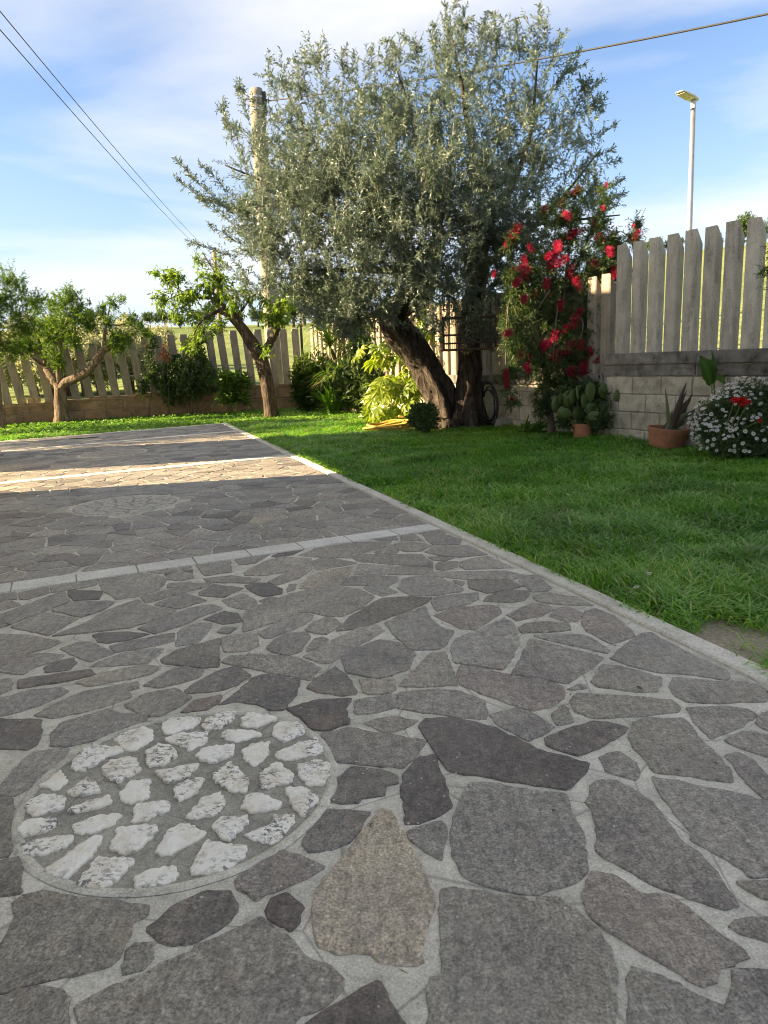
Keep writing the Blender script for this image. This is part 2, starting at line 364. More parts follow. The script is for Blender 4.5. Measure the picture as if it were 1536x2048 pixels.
MT['greenstem'] = plain_mat('green_stem', (0.16, 0.19, 0.07), 0.6)
MT['plaster'] = plain_mat('cream_plaster', (0.74, 0.70, 0.61), 0.9, nscale=3, namp=0.06)
MT['rooftile'] = plain_mat('roof_clay', (0.33, 0.16, 0.09), 0.9, nscale=6)
MT['metal'] = plain_mat('galvanised_steel', (0.42, 0.43, 0.44), 0.45, 0.75, 8, 0.1)
MT['lampshell'] = plain_mat('lamp_shell', (0.55, 0.56, 0.57), 0.45, 0.2, 8, 0.1)
MT['lampglass'] = plain_mat('lamp_glass', (0.46, 0.41, 0.28), 0.25, 0.0, 30, 0.2)
MT['pole'] = concrete_mat('pole_concrete', (0.22, 0.20, 0.165), (0.31, 0.285, 0.24), (0.10, 0.085, 0.065), 0.5)
MT['wood'] = bark_mat('post_wood', (0.24, 0.17, 0.09), (0.40, 0.29, 0.16), 1.0, 0.3)
MT['cable'] = plain_mat('black_cable', (0.035, 0.035, 0.038), 0.6)
MT['terracotta'] = plain_mat('terracotta', (0.40, 0.165, 0.085), 0.8, nscale=9, namp=0.22, bump=0.15)
MT['potsoil'] = plain_mat('pot_soil', (0.10, 0.075, 0.05), 0.95, nscale=50, namp=0.6, bump=0.6)
MT['yhose'] = plain_mat('yellow_hose', (0.50, 0.33, 0.055), 0.5, nscale=14, namp=0.25)
MT['bhose'] = plain_mat('black_hose', (0.025, 0.024, 0.024), 0.5)
MT['rock'] = plain_mat('grey_rock', (0.27, 0.235, 0.19), 0.95, nscale=9, namp=0.35, bump=0.7)
MT['rust'] = plain_mat('rusty_wire', (0.085, 0.055, 0.04), 0.8, 0.3, 40, 0.35)
MT['brick'] = plain_mat('clay_brick', (0.42, 0.30, 0.16), 0.9, nscale=12, namp=0.3, bump=0.4)
MT['olive'] = leaf_mat('olive_leaf', [(0.0, (0.054, 0.078, 0.052)), (0.45, (0.118, 0.152, 0.112)), (0.75, (0.225, 0.265, 0.212)), (1.0, (0.40, 0.43, 0.385))], 0.26, (1.2, 1.35, 0.85), 0.4, 0.5)
MT['farolive'] = leaf_mat('far_olive_leaf', [(0.0, (0.20, 0.22, 0.12)), (1.0, (0.50, 0.50, 0.36))], 0.35, (1.4, 1.4, 0.8), 0.5, 0.3)
MT['peach'] = leaf_mat('peach_leaf', [(0.0, (0.085, 0.14, 0.026)), (0.6, (0.16, 0.235, 0.04)), (1.0, (0.28, 0.34, 0.06))], 0.5)
MT['pomegranate'] = leaf_mat('pomegranate_leaf', [(0.0, (0.045, 0.09, 0.022)), (0.6, (0.095, 0.165, 0.03)), (0.96, (0.24, 0.30, 0.045)), (1.0, (0.45, 0.17, 0.03))], 0.5)
MT['darkleaf'] = leaf_mat('dark_leaf', [(0.0, (0.035, 0.06, 0.026)), (0.7, (0.08, 0.125, 0.04)), (1.0, (0.15, 0.20, 0.065))], 0.22)
MT['bottlebrush'] = leaf_mat('bottlebrush_leaf', [(0.0, (0.035, 0.068, 0.027)), (0.6, (0.08, 0.125, 0.042)), (0.95, (0.17, 0.20, 0.065)), (1.0, (0.26, 0.14, 0.07))], 0.35)
MT['fatsia'] = leaf_mat('fatsia_leaf', [(0.0, (0.085, 0.15, 0.018)), (0.6, (0.19, 0.26, 0.026)), (1.0, (0.32, 0.36, 0.045))], 0.5, (1.5, 1.5, 0.45), 0.35, 0.5)
MT['yucca'] = leaf_mat('strap_leaf', [(0.0, (0.03, 0.07, 0.018)), (0.55, (0.075, 0.14, 0.03)), (0.9, (0.19, 0.26, 0.06)), (1.0, (0.36, 0.31, 0.16))], 0.35)
MT['iris'] = leaf_mat('iris_leaf', [(0.0, (0.06, 0.15, 0.014)), (1.0, (0.16, 0.29, 0.026))], 0.5)
MT['photinia'] = leaf_mat('photinia_leaf', [(0.0, (0.04, 0.075, 0.018)), (0.65, (0.10, 0.14, 0.03)), (0.85, (0.20, 0.20, 0.03)), (1.0, (0.23, 0.075, 0.03))], 0.4)
MT['redleaf'] = leaf_mat('red_leaf', [(0.0, (0.15, 0.05, 0.03)), (0.6, (0.22, 0.09, 0.05)), (1.0, (0.30, 0.22, 0.05))], 0.3, (1.5, 1.2, 0.8))
MT['bigleaf'] = leaf_mat('broad_leaf', [(0.0, (0.04, 0.105, 0.018)), (1.0, (0.11, 0.20, 0.03))], 0.35)
MT['cactus'] = leaf_mat('cactus_pad', [(0.0, (0.06, 0.095, 0.03)), (0.7, (0.125, 0.165, 0.045)), (1.0, (0.32, 0.32, 0.06))], 0.06)
MT['aloe'] = leaf_mat('aloe_leaf', [(0.0, (0.075, 0.055, 0.042)), (0.5, (0.11, 0.11, 0.06)), (1.0, (0.20, 0.25, 0.10))], 0.05, None, 0.5, 0.3)
MT['grass'] = leaf_mat('grass_blade', [(0.0, (0.060, 0.175, 0.016)), (0.5, (0.155, 0.355, 0.030)), (0.88, (0.30, 0.50, 0.065)), (0.97, (0.46, 0.48, 0.17)), (1.0, (0.55, 0.47, 0.26))], 0.45, (1.25, 1.4, 0.5), 0.38, 0.6)
MT['weed'] = leaf_mat('weed_leaf', [(0.0, (0.075, 0.17, 0.03)), (1.0, (0.17, 0.30, 0.055))], 0.35)
MT['petal'] = leaf_mat('white_petal', [(0.0, (0.62, 0.61, 0.58)), (1.0, (0.80, 0.79, 0.76))], 0.3, (1.0, 1.0, 0.9), 0.6, 0.2)
MT['pollen'] = plain_mat('yellow_centre', (0.55, 0.36, 0.03), 0.8, nscale=60)
MT['redpetal'] = leaf_mat('red_petal', [(0.0, (0.50, 0.014, 0.016)), (1.0, (0.72, 0.05, 0.035))], 0.35, (1.3, 0.9, 0.9), 0.6, 0.2)
MT['bristle'] = leaf_mat('red_bristle', [(0.0, (0.22, 0.006, 0.026)), (0.7, (0.38, 0.014, 0.055)), (1.0, (0.58, 0.08, 0.15))], 0.25, (1.3, 0.9, 0.9), 0.6, 0.2)
MT['litter'] = leaf_mat('dry_litter', [(0.0, (0.10, 0.075, 0.05)), (0.7, (0.24, 0.18, 0.11)), (1.0, (0.40, 0.36, 0.28))], 0.1)
MT['drain'] = plain_mat('drain_iron', (0.03, 0.028, 0.026), 0.8)
PAVING = [
 [(-1810,3230),(-1750,3260),(-1689,3143),(-1721,3147),(-1745,3104)],
 [(-1727,3244),(-1624,3320),(-1575,3225),(-1640,3137),(-1673,3141)],
 [(-1611,3318),(-1515,3426),(-1430,3442),(-1398,3316),(-1480,3263),(-1567,3229)],
 [(-1412,3426),(-1368,3476),(-1278,3507),(-1154,3461),(-1094,3411),(-1061,3324),(-1058,3196),(-1126,3120),(-1212,3084),(-1317,3217),(-1378,3327)],
 [(-1495,3240),(-1485,3256),(-1328,3218),(-1296,3099),(-1411,3097),(-1457,3162)],
 [(-1673,2882),(-1661,2942),(-1521,3230),(-1495,3215),(-1422,3087),(-1473,2983),(-1553,2810),(-1587,2758)],
 [(-1770,3096),(-1715,3142),(-1631,3063),(-1690,2998),(-1715,2990)],
 [(-1452,2970),(-1409,3074),(-1250,3066),(-1207,3049),(-1226,2943),(-1281,2867)],
 [(-1534,2780),(-1473,2936),(-1287,2848),(-1331,2667)],
 [(-1312,2653),(-1237,2775),(-1204,2940),(-1111,3072),(-1058,2998),(-894,2904),(-928,2827),(-1027,2715),(-1175,2686)],
 [(-1111,3106),(-925,3280),(-828,3285),(-848,3219),(-966,3112),(-1046,3030),(-1068,3033)],
 [(-1017,2997),(-919,3137),(-794,3021),(-885,2924)],
 [(-990,2701),(-963,2763),(-848,2919),(-758,2962),(-699,2901),(-772,2809),(-827,2711),(-905,2639)],
 [(-1041,3295),(-941,3308),(-919,3287),(-985,3236),(-1027,3234)],
 [(-1081,3437),(-1041,3503),(-964,3449),(-946,3377),(-981,3340),(-1077,3367)],
 [(-858,3134),(-819,3266),(-662,3182),(-721,3058),(-841,3096)],
 [(-661,3219),(-615,3252),(-567,3246),(-476,3145),(-470,3073),(-551,3043),(-617,3127)],
 [(-726,3013),(-648,3102),(-568,2982),(-553,2916),(-595,2875),(-673,2930)],
 [(-751,2781),(-684,2865),(-618,2831),(-581,2739),(-656,2714)],
 [(-818,2638),(-800,2708),(-760,2735),(-702,2728),(-701,2608),(-714,2518),(-787,2502),(-801,2577)],
 [(-661,2630),(-649,2682),(-594,2667),(-614,2607)],
 [(-585,2877),(-534,2935),(-435,3056),(-345,3123),(-201,3132),(-129,3100),(-55,2981),(-105,2851),(-190,2747),(-265,2770),(-310,2814),(-361,2814),(-429,2731),(-558,2619),(-584,2777)],
 [(-1153,2653),(-1131,2672),(-1026,2673),(-923,2636),(-995,2580),(-1063,2560),(-1094,2574)],
 [(-1039,2528),(-1009,2549),(-880,2619),(-834,2640),(-807,2552),(-895,2505),(-996,2461)],
 [(-1583,2712),(-1389,2665),(-1246,2590),(-1266,2535),(-1345,2481),(-1434,2430)],
 [(-1223,2523),(-1179,2583),(-1127,2578),(-994,2453),(-1058,2386),(-1148,2461)],
 [(-1424,2422),(-1357,2467),(-1279,2482),(-1176,2457),(-1190,2406),(-1240,2361),(-1252,2301),(-1381,2340)],
 [(-1207,2358),(-1196,2392),(-1136,2433),(-1103,2383),(-1104,2327),(-1180,2310)],
 [(-1243,2248),(-1204,2270),(-1029,2320),(-994,2277),(-1075,2232),(-1216,2192)],
 [(-1048,2345),(-1024,2390),(-965,2458),(-908,2486),(-824,2482),(-843,2358),(-926,2345)],
 [(-805,2375),(-776,2454),(-638,2568),(-586,2298),(-649,2300),(-792,2353)],
 [(-629,2570),(-591,2588),(-504,2595),(-477,2470),(-513,2430),(-593,2428)],
 [(-585,2340),(-566,2388),(-473,2396),(-321,2356),(-233,2257),(-260,2163),(-361,2217),(-452,2265),(-527,2306)],
 [(-1041,2217),(-974,2288),(-844,2344),(-785,2311),(-807,2259),(-903,2217),(-979,2184)],
 [(-798,2170),(-768,2242),(-739,2299),(-696,2309),(-631,2276),(-633,2223),(-676,2189),(-741,2153)],
 [(-1331,2256),(-1283,2271),(-1257,2236),(-1237,2185),(-1267,2134)],
 [(-655,2121),(-628,2191),(-570,2276),(-523,2299),(-461,2220),(-494,2148),(-550,2112),(-646,2106)],
 [(-1263,2105),(-1239,2120),(-1160,2178),(-1070,2182),(-1037,2155),(-1058,2104),(-1136,2018),(-1203,1992)],
 [(-1073,1997),(-1040,2064),(-985,2144),(-828,2203),(-813,2159),(-838,2137),(-813,2094),(-887,2029),(-1001,1976)],
 [(-815,2039),(-778,2114),(-690,2142),(-619,2072),(-648,2009),(-689,1958),(-736,1969)],
 [(-626,1980),(-608,2048),(-529,2087),(-527,2031),(-550,1995),(-620,1977)],
 [(-455,2188),(-423,2223),(-390,2224),(-292,2166),(-295,2066),(-323,1965),(-358,1971),(-410,2015),(-475,2037),(-524,2014),(-486,2094)],
 [(-970,1880),(-969,1939),(-856,2021),(-801,1981),(-722,1967),(-715,1925),(-760,1902),(-810,1843),(-890,1806),(-939,1810)],
 [(-1197,1985),(-1041,1966),(-1000,1883),(-984,1819),(-997,1794),(-1105,1811)],
 [(-609,3723),(-556,3836),(-447,3844),(-499,3740),(-575,3701)],
 [(-466,3718),(-368,3897),(-222,3956),(37,3944),(3,3838),(-123,3717),(-182,3626),(-368,3670)],
 [(-706,3428),(-632,3613),(-556,3699),(-387,3640),(-374,3544),(-464,3437),(-586,3369),(-686,3383)],
 [(-989,3613),(-955,3675),(-829,3702),(-771,3450),(-890,3402)],
 [(-805,3698),(-784,3754),(-615,3788),(-678,3595),(-751,3578)],
 [(-1112,3472),(-988,3532),(-941,3374),(-1053,3366)],
 [(-886,3353),(-758,3388),(-602,3305),(-635,3253),(-851,3291)],
 [(-1197,3510),(-1041,3648),(-995,3560),(-1143,3476)],
 [(-376,3607),(-331,3648),(-260,3621),(-144,3526),(-226,3477),(-348,3429),(-367,3512)],
 [(-561,3258),(-452,3479),(-377,3529),(-373,3439),(-417,3305),(-514,3200)],
 [(-395,3135),(-363,3324),(-314,3416),(-167,3468),(-191,3247),(-224,3130),(-346,3136)],
 [(-455,3130),(-453,3205),(-419,3218),(-420,3126),(-447,3093)],
 [(-556,2981),(-522,3044),(-485,3017),(-523,2955)],
 [(-173,3625),(-122,3683),(185,3643),(234,3486),(232,3396),(-136,3549)],
 [(-60,3741),(41,3887),(69,3721),(55,3683),(-51,3699)],
 [(50,3885),(163,3905),(259,3815),(188,3703),(100,3710),(74,3755)],
 [(-62,3999),(-14,4071),(64,4078),(71,3977),(5,3969)],
 [(94,4094),(164,4123),(211,3935),(89,3943)],
 [(184,4141),(308,4206),(357,4090),(342,4031),(228,4051)],
 [(227,4031),(370,4027),(425,3919),(405,3817),(268,3824),(239,3930)],
 [(209,3683),(256,3780),(447,3785),(525,3584),(385,3557),(302,3586)],
 [(-155,3351),(-135,3509),(40,3444),(-11,3298),(-154,3323)],
 [(5,3307),(49,3437),(227,3388),(223,3312),(163,3279)],
 [(166,3265),(237,3310),(568,3283),(646,3200),(571,3145),(365,3178),(269,3222)],
 [(247,3438),(267,3481),(359,3476),(344,3380),(271,3331),(245,3366)],
 [(370,3466),(440,3526),(521,3553),(586,3389),(612,3333),(383,3332),(358,3393)],
 [(215,3582),(276,3583),(349,3540),(294,3498),(237,3522)],
 [(-210,3160),(-170,3298),(52,3262),(50,3189),(3,3120),(-126,3157)],
 [(-106,3122),(-73,3142),(-5,3121),(46,3030),(-21,2981),(-50,3008)],
 [(48,3090),(74,3225),(138,3256),(253,3219),(337,3040),(330,3006),(210,2964),(102,2971)],
 [(-197,2588),(-155,2728),(-63,2899),(-21,2948),(51,2961),(190,2939),(168,2881),(73,2779),(-36,2677),(-125,2606)],
 [(-13,2656),(58,2742),(154,2830),(165,2691),(193,2588),(245,2540),(202,2415),(169,2370),(75,2380),(20,2530)],
 [(193,2932),(259,2958),(391,2975),(384,2898),(338,2839),(194,2765),(185,2869)],
 [(303,3176),(352,3136),(338,3076),(313,3129)],
 [(370,3154),(568,3127),(600,3047),(548,3006),(433,2965),(364,3049)],
 [(400,2863),(423,2926),(478,2975),(543,2990),(613,2981),(608,2943),(570,2860),(514,2833)],
 [(187,2717),(265,2797),(417,2815),(445,2796),(449,2716),(320,2545),(278,2562),(218,2657)],
 [(466,2694),(493,2720),(593,2815),(653,2795),(664,2733),(602,2669),(494,2621)],
 [(-498,2603),(-445,2705),(-349,2799),(-303,2774),(-313,2708),(-364,2632),(-442,2547),(-460,2540)],
 [(-319,2627),(-304,2680),(-250,2749),(-211,2716),(-185,2657),(-237,2558),(-310,2600)],
 [(-443,2451),(-431,2513),(-390,2583),(-309,2591),(-298,2548),(-315,2407),(-358,2375),(-416,2410)],
 [(-295,2413),(-277,2521),(-248,2539),(-224,2507),(-252,2439),(-291,2402)],
 [(-301,2354),(-213,2490),(-113,2613),(-49,2642),(-17,2577),(-97,2462),(-164,2348),(-207,2296),(-229,2291)],
 [(-166,2334),(-108,2416),(-36,2479),(36,2448),(91,2337),(51,2210),(-42,2156),(-113,2200),(-141,2209)],
 [(-265,2104),(-247,2168),(-182,2266),(-142,2184),(-107,2072),(-108,2049),(-149,2044),(-240,2084)],
 [(-101,2155),(11,2138),(13,2079),(-11,2050),(-67,2048),(-88,2070)],
 [(26,2095),(61,2177),(143,2339),(190,2349),(198,2256),(207,2176),(208,2084),(78,2084)],
 [(219,2375),(242,2458),(325,2531),(452,2658),(474,2601),(465,2434),(442,2360),(399,2250),(363,2185),(289,2223),(215,2254)],
 [(213,2157),(232,2226),(290,2207),(358,2156),(415,2119),(470,2102),(525,2050),(510,1973),(458,1920),(406,1901),(352,1944),(275,2021),(217,2089)],
 [(-112,2011),(4,2042),(17,2036),(6,1953),(-47,1927),(-105,1921)],
 [(15,1952),(25,2049),(143,2061),(208,2044),(275,1977),(273,1900),(263,1863),(204,1878),(98,1916)],
 [(-311,1969),(-234,2016),(-123,2021),(-138,1965),(-131,1914),(-122,1874),(-181,1832),(-229,1849),(-263,1915)],
 [(277,1886),(362,1923),(404,1881),(444,1800),(401,1767),(359,1736),(308,1806),(287,1845)],
 [(-79,1867),(-41,1891),(16,1901),(73,1871),(35,1833),(-11,1808),(-41,1828)],
 [(-197,1816),(-122,1842),(-14,1797),(85,1759),(55,1685),(23,1633),(-151,1673),(-170,1740)],
 [(-148,1505),(-130,1567),(-137,1601),(-105,1647),(-26,1623),(7,1595),(7,1566),(-22,1560),(-27,1520),(-77,1512),(-90,1494),(-127,1493)],
 [(74,1835),(93,1878),(159,1878),(212,1857),(282,1813),(338,1741),(373,1689),(485,1621),(444,1560),(404,1514),(243,1570),(134,1612),(107,1710)],
 [(15,1533),(22,1598),(60,1675),(106,1691),(107,1645),(121,1574),(127,1468),(90,1431),(54,1413),(20,1408),(23,1436),(18,1487)],
 [(23,1384),(102,1415),(106,1369),(87,1287),(53,1322),(30,1355)],
 [(115,1350),(129,1429),(149,1486),(180,1554),(209,1560),(317,1516),(394,1496),(387,1426),(395,1351),(371,1239),(336,1209),(267,1187),(220,1189),(167,1213),(122,1248),(114,1300)],
 [(-164,1155),(-156,1231),(-102,1325),(-32,1468),(-12,1452),(25,1336),(52,1241),(64,1193),(61,1163),(43,1107),(32,1039),(22,1034),(-34,1042),(-58,1060),(-108,1063),(-147,1082),(-157,1131)],
 [(-203,1356),(-190,1394),(-153,1476),(-54,1455),(-83,1394),(-107,1350),(-143,1337),(-184,1330)],
 [(-330,1250),(-242,1340),(-146,1279),(-189,1248),(-252,1214),(-276,1198),(-313,1230)],
 [(-248,1173),(-242,1202),(-221,1213),(-182,1175),(-186,1136),(-201,1118),(-214,1127),(-242,1147)],
 [(82,1207),(110,1210),(190,1183),(241,1171),(244,1162),(257,1162),(263,1174),(297,1172),(316,1145),(339,1102),(358,1046),(343,977),(310,873),(29,885),(42,959),(48,1004),(67,1007),(72,1080),(74,1162)],
 [(519,1643),(536,1657),(575,1670),(601,1606),(587,1560),(572,1542),(517,1582)],
 [(429,1464),(454,1486),(458,1527),(483,1543),(524,1541),(553,1506),(579,1454),(584,1378),(588,1315),(612,1270),(618,1215),(616,1137),(592,1130),(555,1149),(504,1183),(462,1224),(408,1293),(428,1370),(441,1443)],
 [(615,1552),(661,1531),(721,1498),(833,1437),(877,1402),(761,1199),(708,1206),(678,1205),(661,1247),(636,1285),(610,1319),(624,1346),(612,1419),(609,1472)],
 [(348,1174),(365,1215),(380,1233),(416,1226),(434,1201),(457,1170),(504,1165),(529,1125),(551,1071),(577,1035),(577,1019),(550,1011),(518,999),(506,979),(476,967),(438,1013),(405,1044),(373,1084),(348,1113),(343,1139)],
 [(641,1192),(702,1190),(738,1188),(705,1128),(666,1156)],
 [(581,1081),(602,1100),(630,1105),(689,1100),(655,1039),(616,1060),(590,1075)],
 [(366,982),(380,1009),(397,998),(437,976),(473,942),(509,922),(515,901),(507,864),(331,872),(347,929)],
 [(542,998),(629,992),(578,901),(550,923),(525,927),(514,940)],
 [(628,3202),(695,3193),(720,3002),(688,2960),(623,2957),(599,3116)],
 [(617,2913),(690,2937),(786,2870),(830,2759),(690,2791),(618,2837)],
 [(628,2657),(670,2738),(723,2762),(765,2669),(718,2592),(684,2586),(640,2640)],
 [(487,2547),(520,2587),(598,2598),(681,2574),(669,2502),(575,2495),(489,2496)],
 [(736,2590),(779,2696),(825,2720),(875,2628),(885,2486),(878,2422),(805,2375),(778,2363),(726,2487)],
 [(525,2460),(599,2468),(703,2450),(723,2415),(746,2307),(736,2283),(672,2339),(559,2427)],
 [(391,2146),(448,2287),(508,2438),(524,2428),(615,2342),(715,2253),(653,2172),(544,2065),(472,2112)],
 [(733,2238),(782,2303),(912,2442),(941,2439),(997,2260),(1059,2096),(1047,2061),(1026,2048),(934,2098),(848,2118),(795,2161)],
 [(622,2076),(663,2133),(690,2188),(740,2174),(844,2079),(794,1989),(721,1996),(625,2041)],
 [(536,2026),(579,2062),(596,2049),(596,2030),(541,2023)],
 [(844,2021),(878,2082),(984,2045),(1078,2028),(1105,2003),(1108,1915),(1062,1901),(943,1904),(853,1917),(835,1955)],
 [(524,1950),(558,2002),(674,1975),(817,1935),(822,1883),(801,1860),(669,1845),(562,1846),(545,1867),(521,1884)],
 [(451,1870),(499,1926),(506,1900),(498,1823),(452,1813)],
 [(405,1750),(473,1788),(551,1824),(587,1821),(635,1785),(599,1743),(529,1690),(469,1658),(440,1676),(398,1716)],
 [(623,1724),(665,1819),(702,1833),(805,1824),(805,1771),(802,1702),(807,1629),(811,1569),(791,1517),(746,1531),(681,1556),(633,1567),(627,1627),(616,1691)],
 [(836,1882),(950,1878),(1002,1858),(1010,1828),(939,1769),(828,1712),(825,1797)],
 [(860,1697),(905,1728),(945,1737),(1012,1706),(947,1588),(890,1654)],
 [(831,1635),(863,1640),(884,1608),(885,1474),(858,1425),(827,1452),(823,1518)],
 [(985,1784),(1023,1827),(1097,1860),(1019,1719),(986,1756)],
 [(-997,1596),(-979,1614),(-982,1654),(-982,1738),(-973,1783),(-885,1794),(-876,1731),(-890,1668),(-909,1599),(-928,1580),(-992,1586)],
 [(-986,1574),(-927,1572),(-829,1375),(-825,1353),(-866,1349)],
 [(-864,1334),(-798,1352),(-745,1242),(-806,1227)],
 [(-746,1214),(-735,1235),(-698,1242),(-479,1191),(-476,1168),(-498,1150),(-494,1120),(-494,1074),(-499,1055),(-566,1037),(-630,1024),(-693,1001),(-748,1102),(-720,1110),(-722,1164),(-727,1187)],
 [(-462,1135),(-431,1190),(-379,1226),(-334,1223),(-310,1195),(-307,1166),(-331,1128),(-369,1099),(-400,1094),(-433,1110)],
 [(-479,1060),(-482,1084),(-472,1104),(-440,1105),(-434,1072),(-438,1048),(-471,1036)],
 [(-530,977),(-486,1009),(-364,1079),(-363,1091),(-312,1117),(-262,1152),(-204,1106),(-166,1054),(-126,1038),(-97,1013),(-100,991),(-128,963),(-169,944),(-186,906),(-496,920)],
 [(-674,986),(-643,1006),(-603,1017),(-566,1011),(-548,995),(-543,973),(-517,921),(-646,926)],
 [(-150,930),(-103,962),(-73,986),(-38,999),(-28,973),(-5,923),(0,897),(-177,905)]]
WHITE = [
 [(-660,1908),(-640,1939),(-573,1941),(-555,1919),(-565,1880),(-627,1847),(-645,1867)],
 [(-543,1885),(-531,1931),(-496,1955),(-460,1956),(-461,1911),(-489,1861),(-529,1864)],
 [(-435,1916),(-421,1945),(-344,1922),(-334,1901),(-386,1859),(-428,1876)],
 [(-773,1827),(-747,1863),(-711,1892),(-678,1870),(-663,1819),(-690,1768),(-715,1769),(-744,1801)],
 [(-333,1842),(-325,1880),(-267,1882),(-245,1829),(-293,1778),(-322,1810)],
 [(-836,1706),(-841,1762),(-810,1794),(-744,1783),(-724,1759),(-759,1739),(-788,1676),(-818,1678)],
 [(-629,1822),(-588,1844),(-519,1851),(-509,1795),(-545,1751),(-585,1789)],
 [(-475,1822),(-463,1855),(-424,1852),(-361,1820),(-424,1788),(-458,1803)],
 [(-659,1748),(-636,1793),(-593,1772),(-568,1724),(-593,1688),(-632,1680)],
 [(-519,1721),(-504,1759),(-427,1771),(-423,1719),(-463,1684),(-503,1703)],
 [(-403,1740),(-384,1773),(-336,1781),(-328,1723),(-354,1665),(-385,1694)],
 [(-307,1722),(-266,1758),(-208,1795),(-184,1718),(-257,1685),(-303,1699)],
 [(-748,1678),(-738,1715),(-690,1730),(-645,1666),(-684,1613),(-717,1640)],
 [(-603,1652),(-557,1664),(-503,1682),(-517,1621),(-563,1604)],
 [(-450,1626),(-419,1686),(-383,1631),(-360,1600),(-357,1552),(-397,1559),(-428,1590)],
 [(-334,1633),(-298,1677),(-250,1617),(-252,1587),(-321,1563)],
 [(-246,1663),(-192,1680),(-162,1657),(-167,1567),(-217,1571),(-240,1631)],
 [(-879,1612),(-855,1681),(-817,1632),(-826,1589)],
 [(-796,1577),(-771,1639),(-735,1611),(-714,1572),(-759,1561)],
 [(-664,1564),(-655,1611),(-612,1618),(-587,1545),(-621,1524),(-642,1530)],
 [(-536,1578),(-514,1611),(-472,1613),(-477,1551),(-508,1526),(-527,1545)],
 [(-476,1463),(-459,1522),(-422,1552),(-397,1509),(-404,1467),(-464,1456)],
 [(-359,1489),(-344,1542),(-311,1535),(-268,1501),(-275,1475),(-327,1470)],
 [(-262,1555),(-221,1557),(-179,1513),(-210,1446),(-242,1499)],
 [(-876,1541),(-849,1576),(-789,1554),(-779,1517),(-834,1486),(-856,1505)],
 [(-761,1507),(-733,1536),(-686,1556),(-672,1532),(-710,1504),(-748,1493)],
 [(-596,1450),(-607,1514),(-541,1528),(-523,1492),(-563,1460)],
 [(-728,1446),(-683,1476),(-626,1477),(-643,1437),(-699,1413)],
 [(-406,1418),(-399,1446),(-339,1454),(-331,1433),(-360,1377),(-378,1381)],
 [(-849,1446),(-839,1474),(-780,1470),(-764,1457),(-779,1434),(-830,1413)],
 [(-615,1362),(-620,1432),(-539,1430),(-529,1414),(-547,1362),(-570,1344)],
 [(-511,1349),(-504,1416),(-468,1434),(-420,1403),(-430,1381),(-480,1333),(-495,1334)],
 [(-333,1390),(-278,1422),(-278,1454),(-236,1452),(-227,1423),(-264,1359),(-310,1374)],
 [(-814,1386),(-770,1402),(-713,1410),(-708,1387),(-751,1349),(-797,1355)],
 [(-724,1305),(-687,1359),(-664,1399),(-643,1398),(-647,1343),(-670,1273),(-710,1291)],
 [(-420,1275),(-417,1329),(-408,1372),(-326,1352),(-319,1316),(-375,1269)],
 [(-640,1255),(-628,1331),(-547,1319),(-556,1289),(-572,1245),(-618,1247)],
 [(-530,1268),(-509,1286),(-457,1300),(-442,1269),(-460,1245),(-515,1234)]]
TONES = [0, 0, 0, 0, 1, 0, 0, 0, 0, 0, 0, 0, 0, 0, 5, 2, 1, 0, 2, 0, 0, 0, 1, 0, 0, 0, 0, 1, 1, 0, 2, 3, 0, 3, 0, 0, 2, 0, 0, 0, 2, 2, 0, 1, 1, 0, 3, 0, 0, 1, 0, 0, 0, 0, 3, 0, 0, 0, 0, 0, 0, 0, 0, 0, 0, 5, 0, 5, 0, 5, 0, 0, 0, 5, 2, 0, 0, 0, 2, 2, 0, 0, 0, 0, 0, 0, 3, 0, 2, 3, 0, 5, 0, 0, 0, 1, 0, 0, 0, 2, 1, 1, 0, 0, 4, 2, 0, 1, 0, 0, 0, 0, 0, 0, 0, 0, 0, 0, 0, 0, 0, 0, 0, 0, 0, 0, 0, 0, 0, 0, 2, 0, 0, 0, 0, 0, 0, 2, 2, 0, 2, 0, 0, 0, 1]
# ------------------------------------------------------------------ patio (crazy paving set in mortar)
rnd = random.Random(11); rng = np.random.default_rng(5)
KA, KB = np.array([-2.88, 13.14]), np.array([1.13, 2.0])         # inner line of the kerb, far end and near point
KU = (KA - KB) / np.linalg.norm(KA - KB)                          # along the kerb, away from the camera
KO = np.array([KU[1], -KU[0]])                                    # outwards, towards the lawn
KN = KB - KU * 5.2
FARL = np.array([-7.5, 10.26])
def prism(mb, poly, z0, z1, tint=None):
    n = len(poly); V = [(p[0], p[1], z0) for p in poly] + [(p[0], p[1], z1) for p in poly]
    mb.add(V, [tuple(range(n, 2 * n))] + [(i, (i + 1) % n, n + (i + 1) % n, n + i) for i in range(n)], tint)
mb = MB(); prism(mb, [KN, KA, FARL, (-7.5, -3.2)], -0.1, 0.0)
patio = mb.build('patio', MT['mortar']); tag(patio, kind='structure')

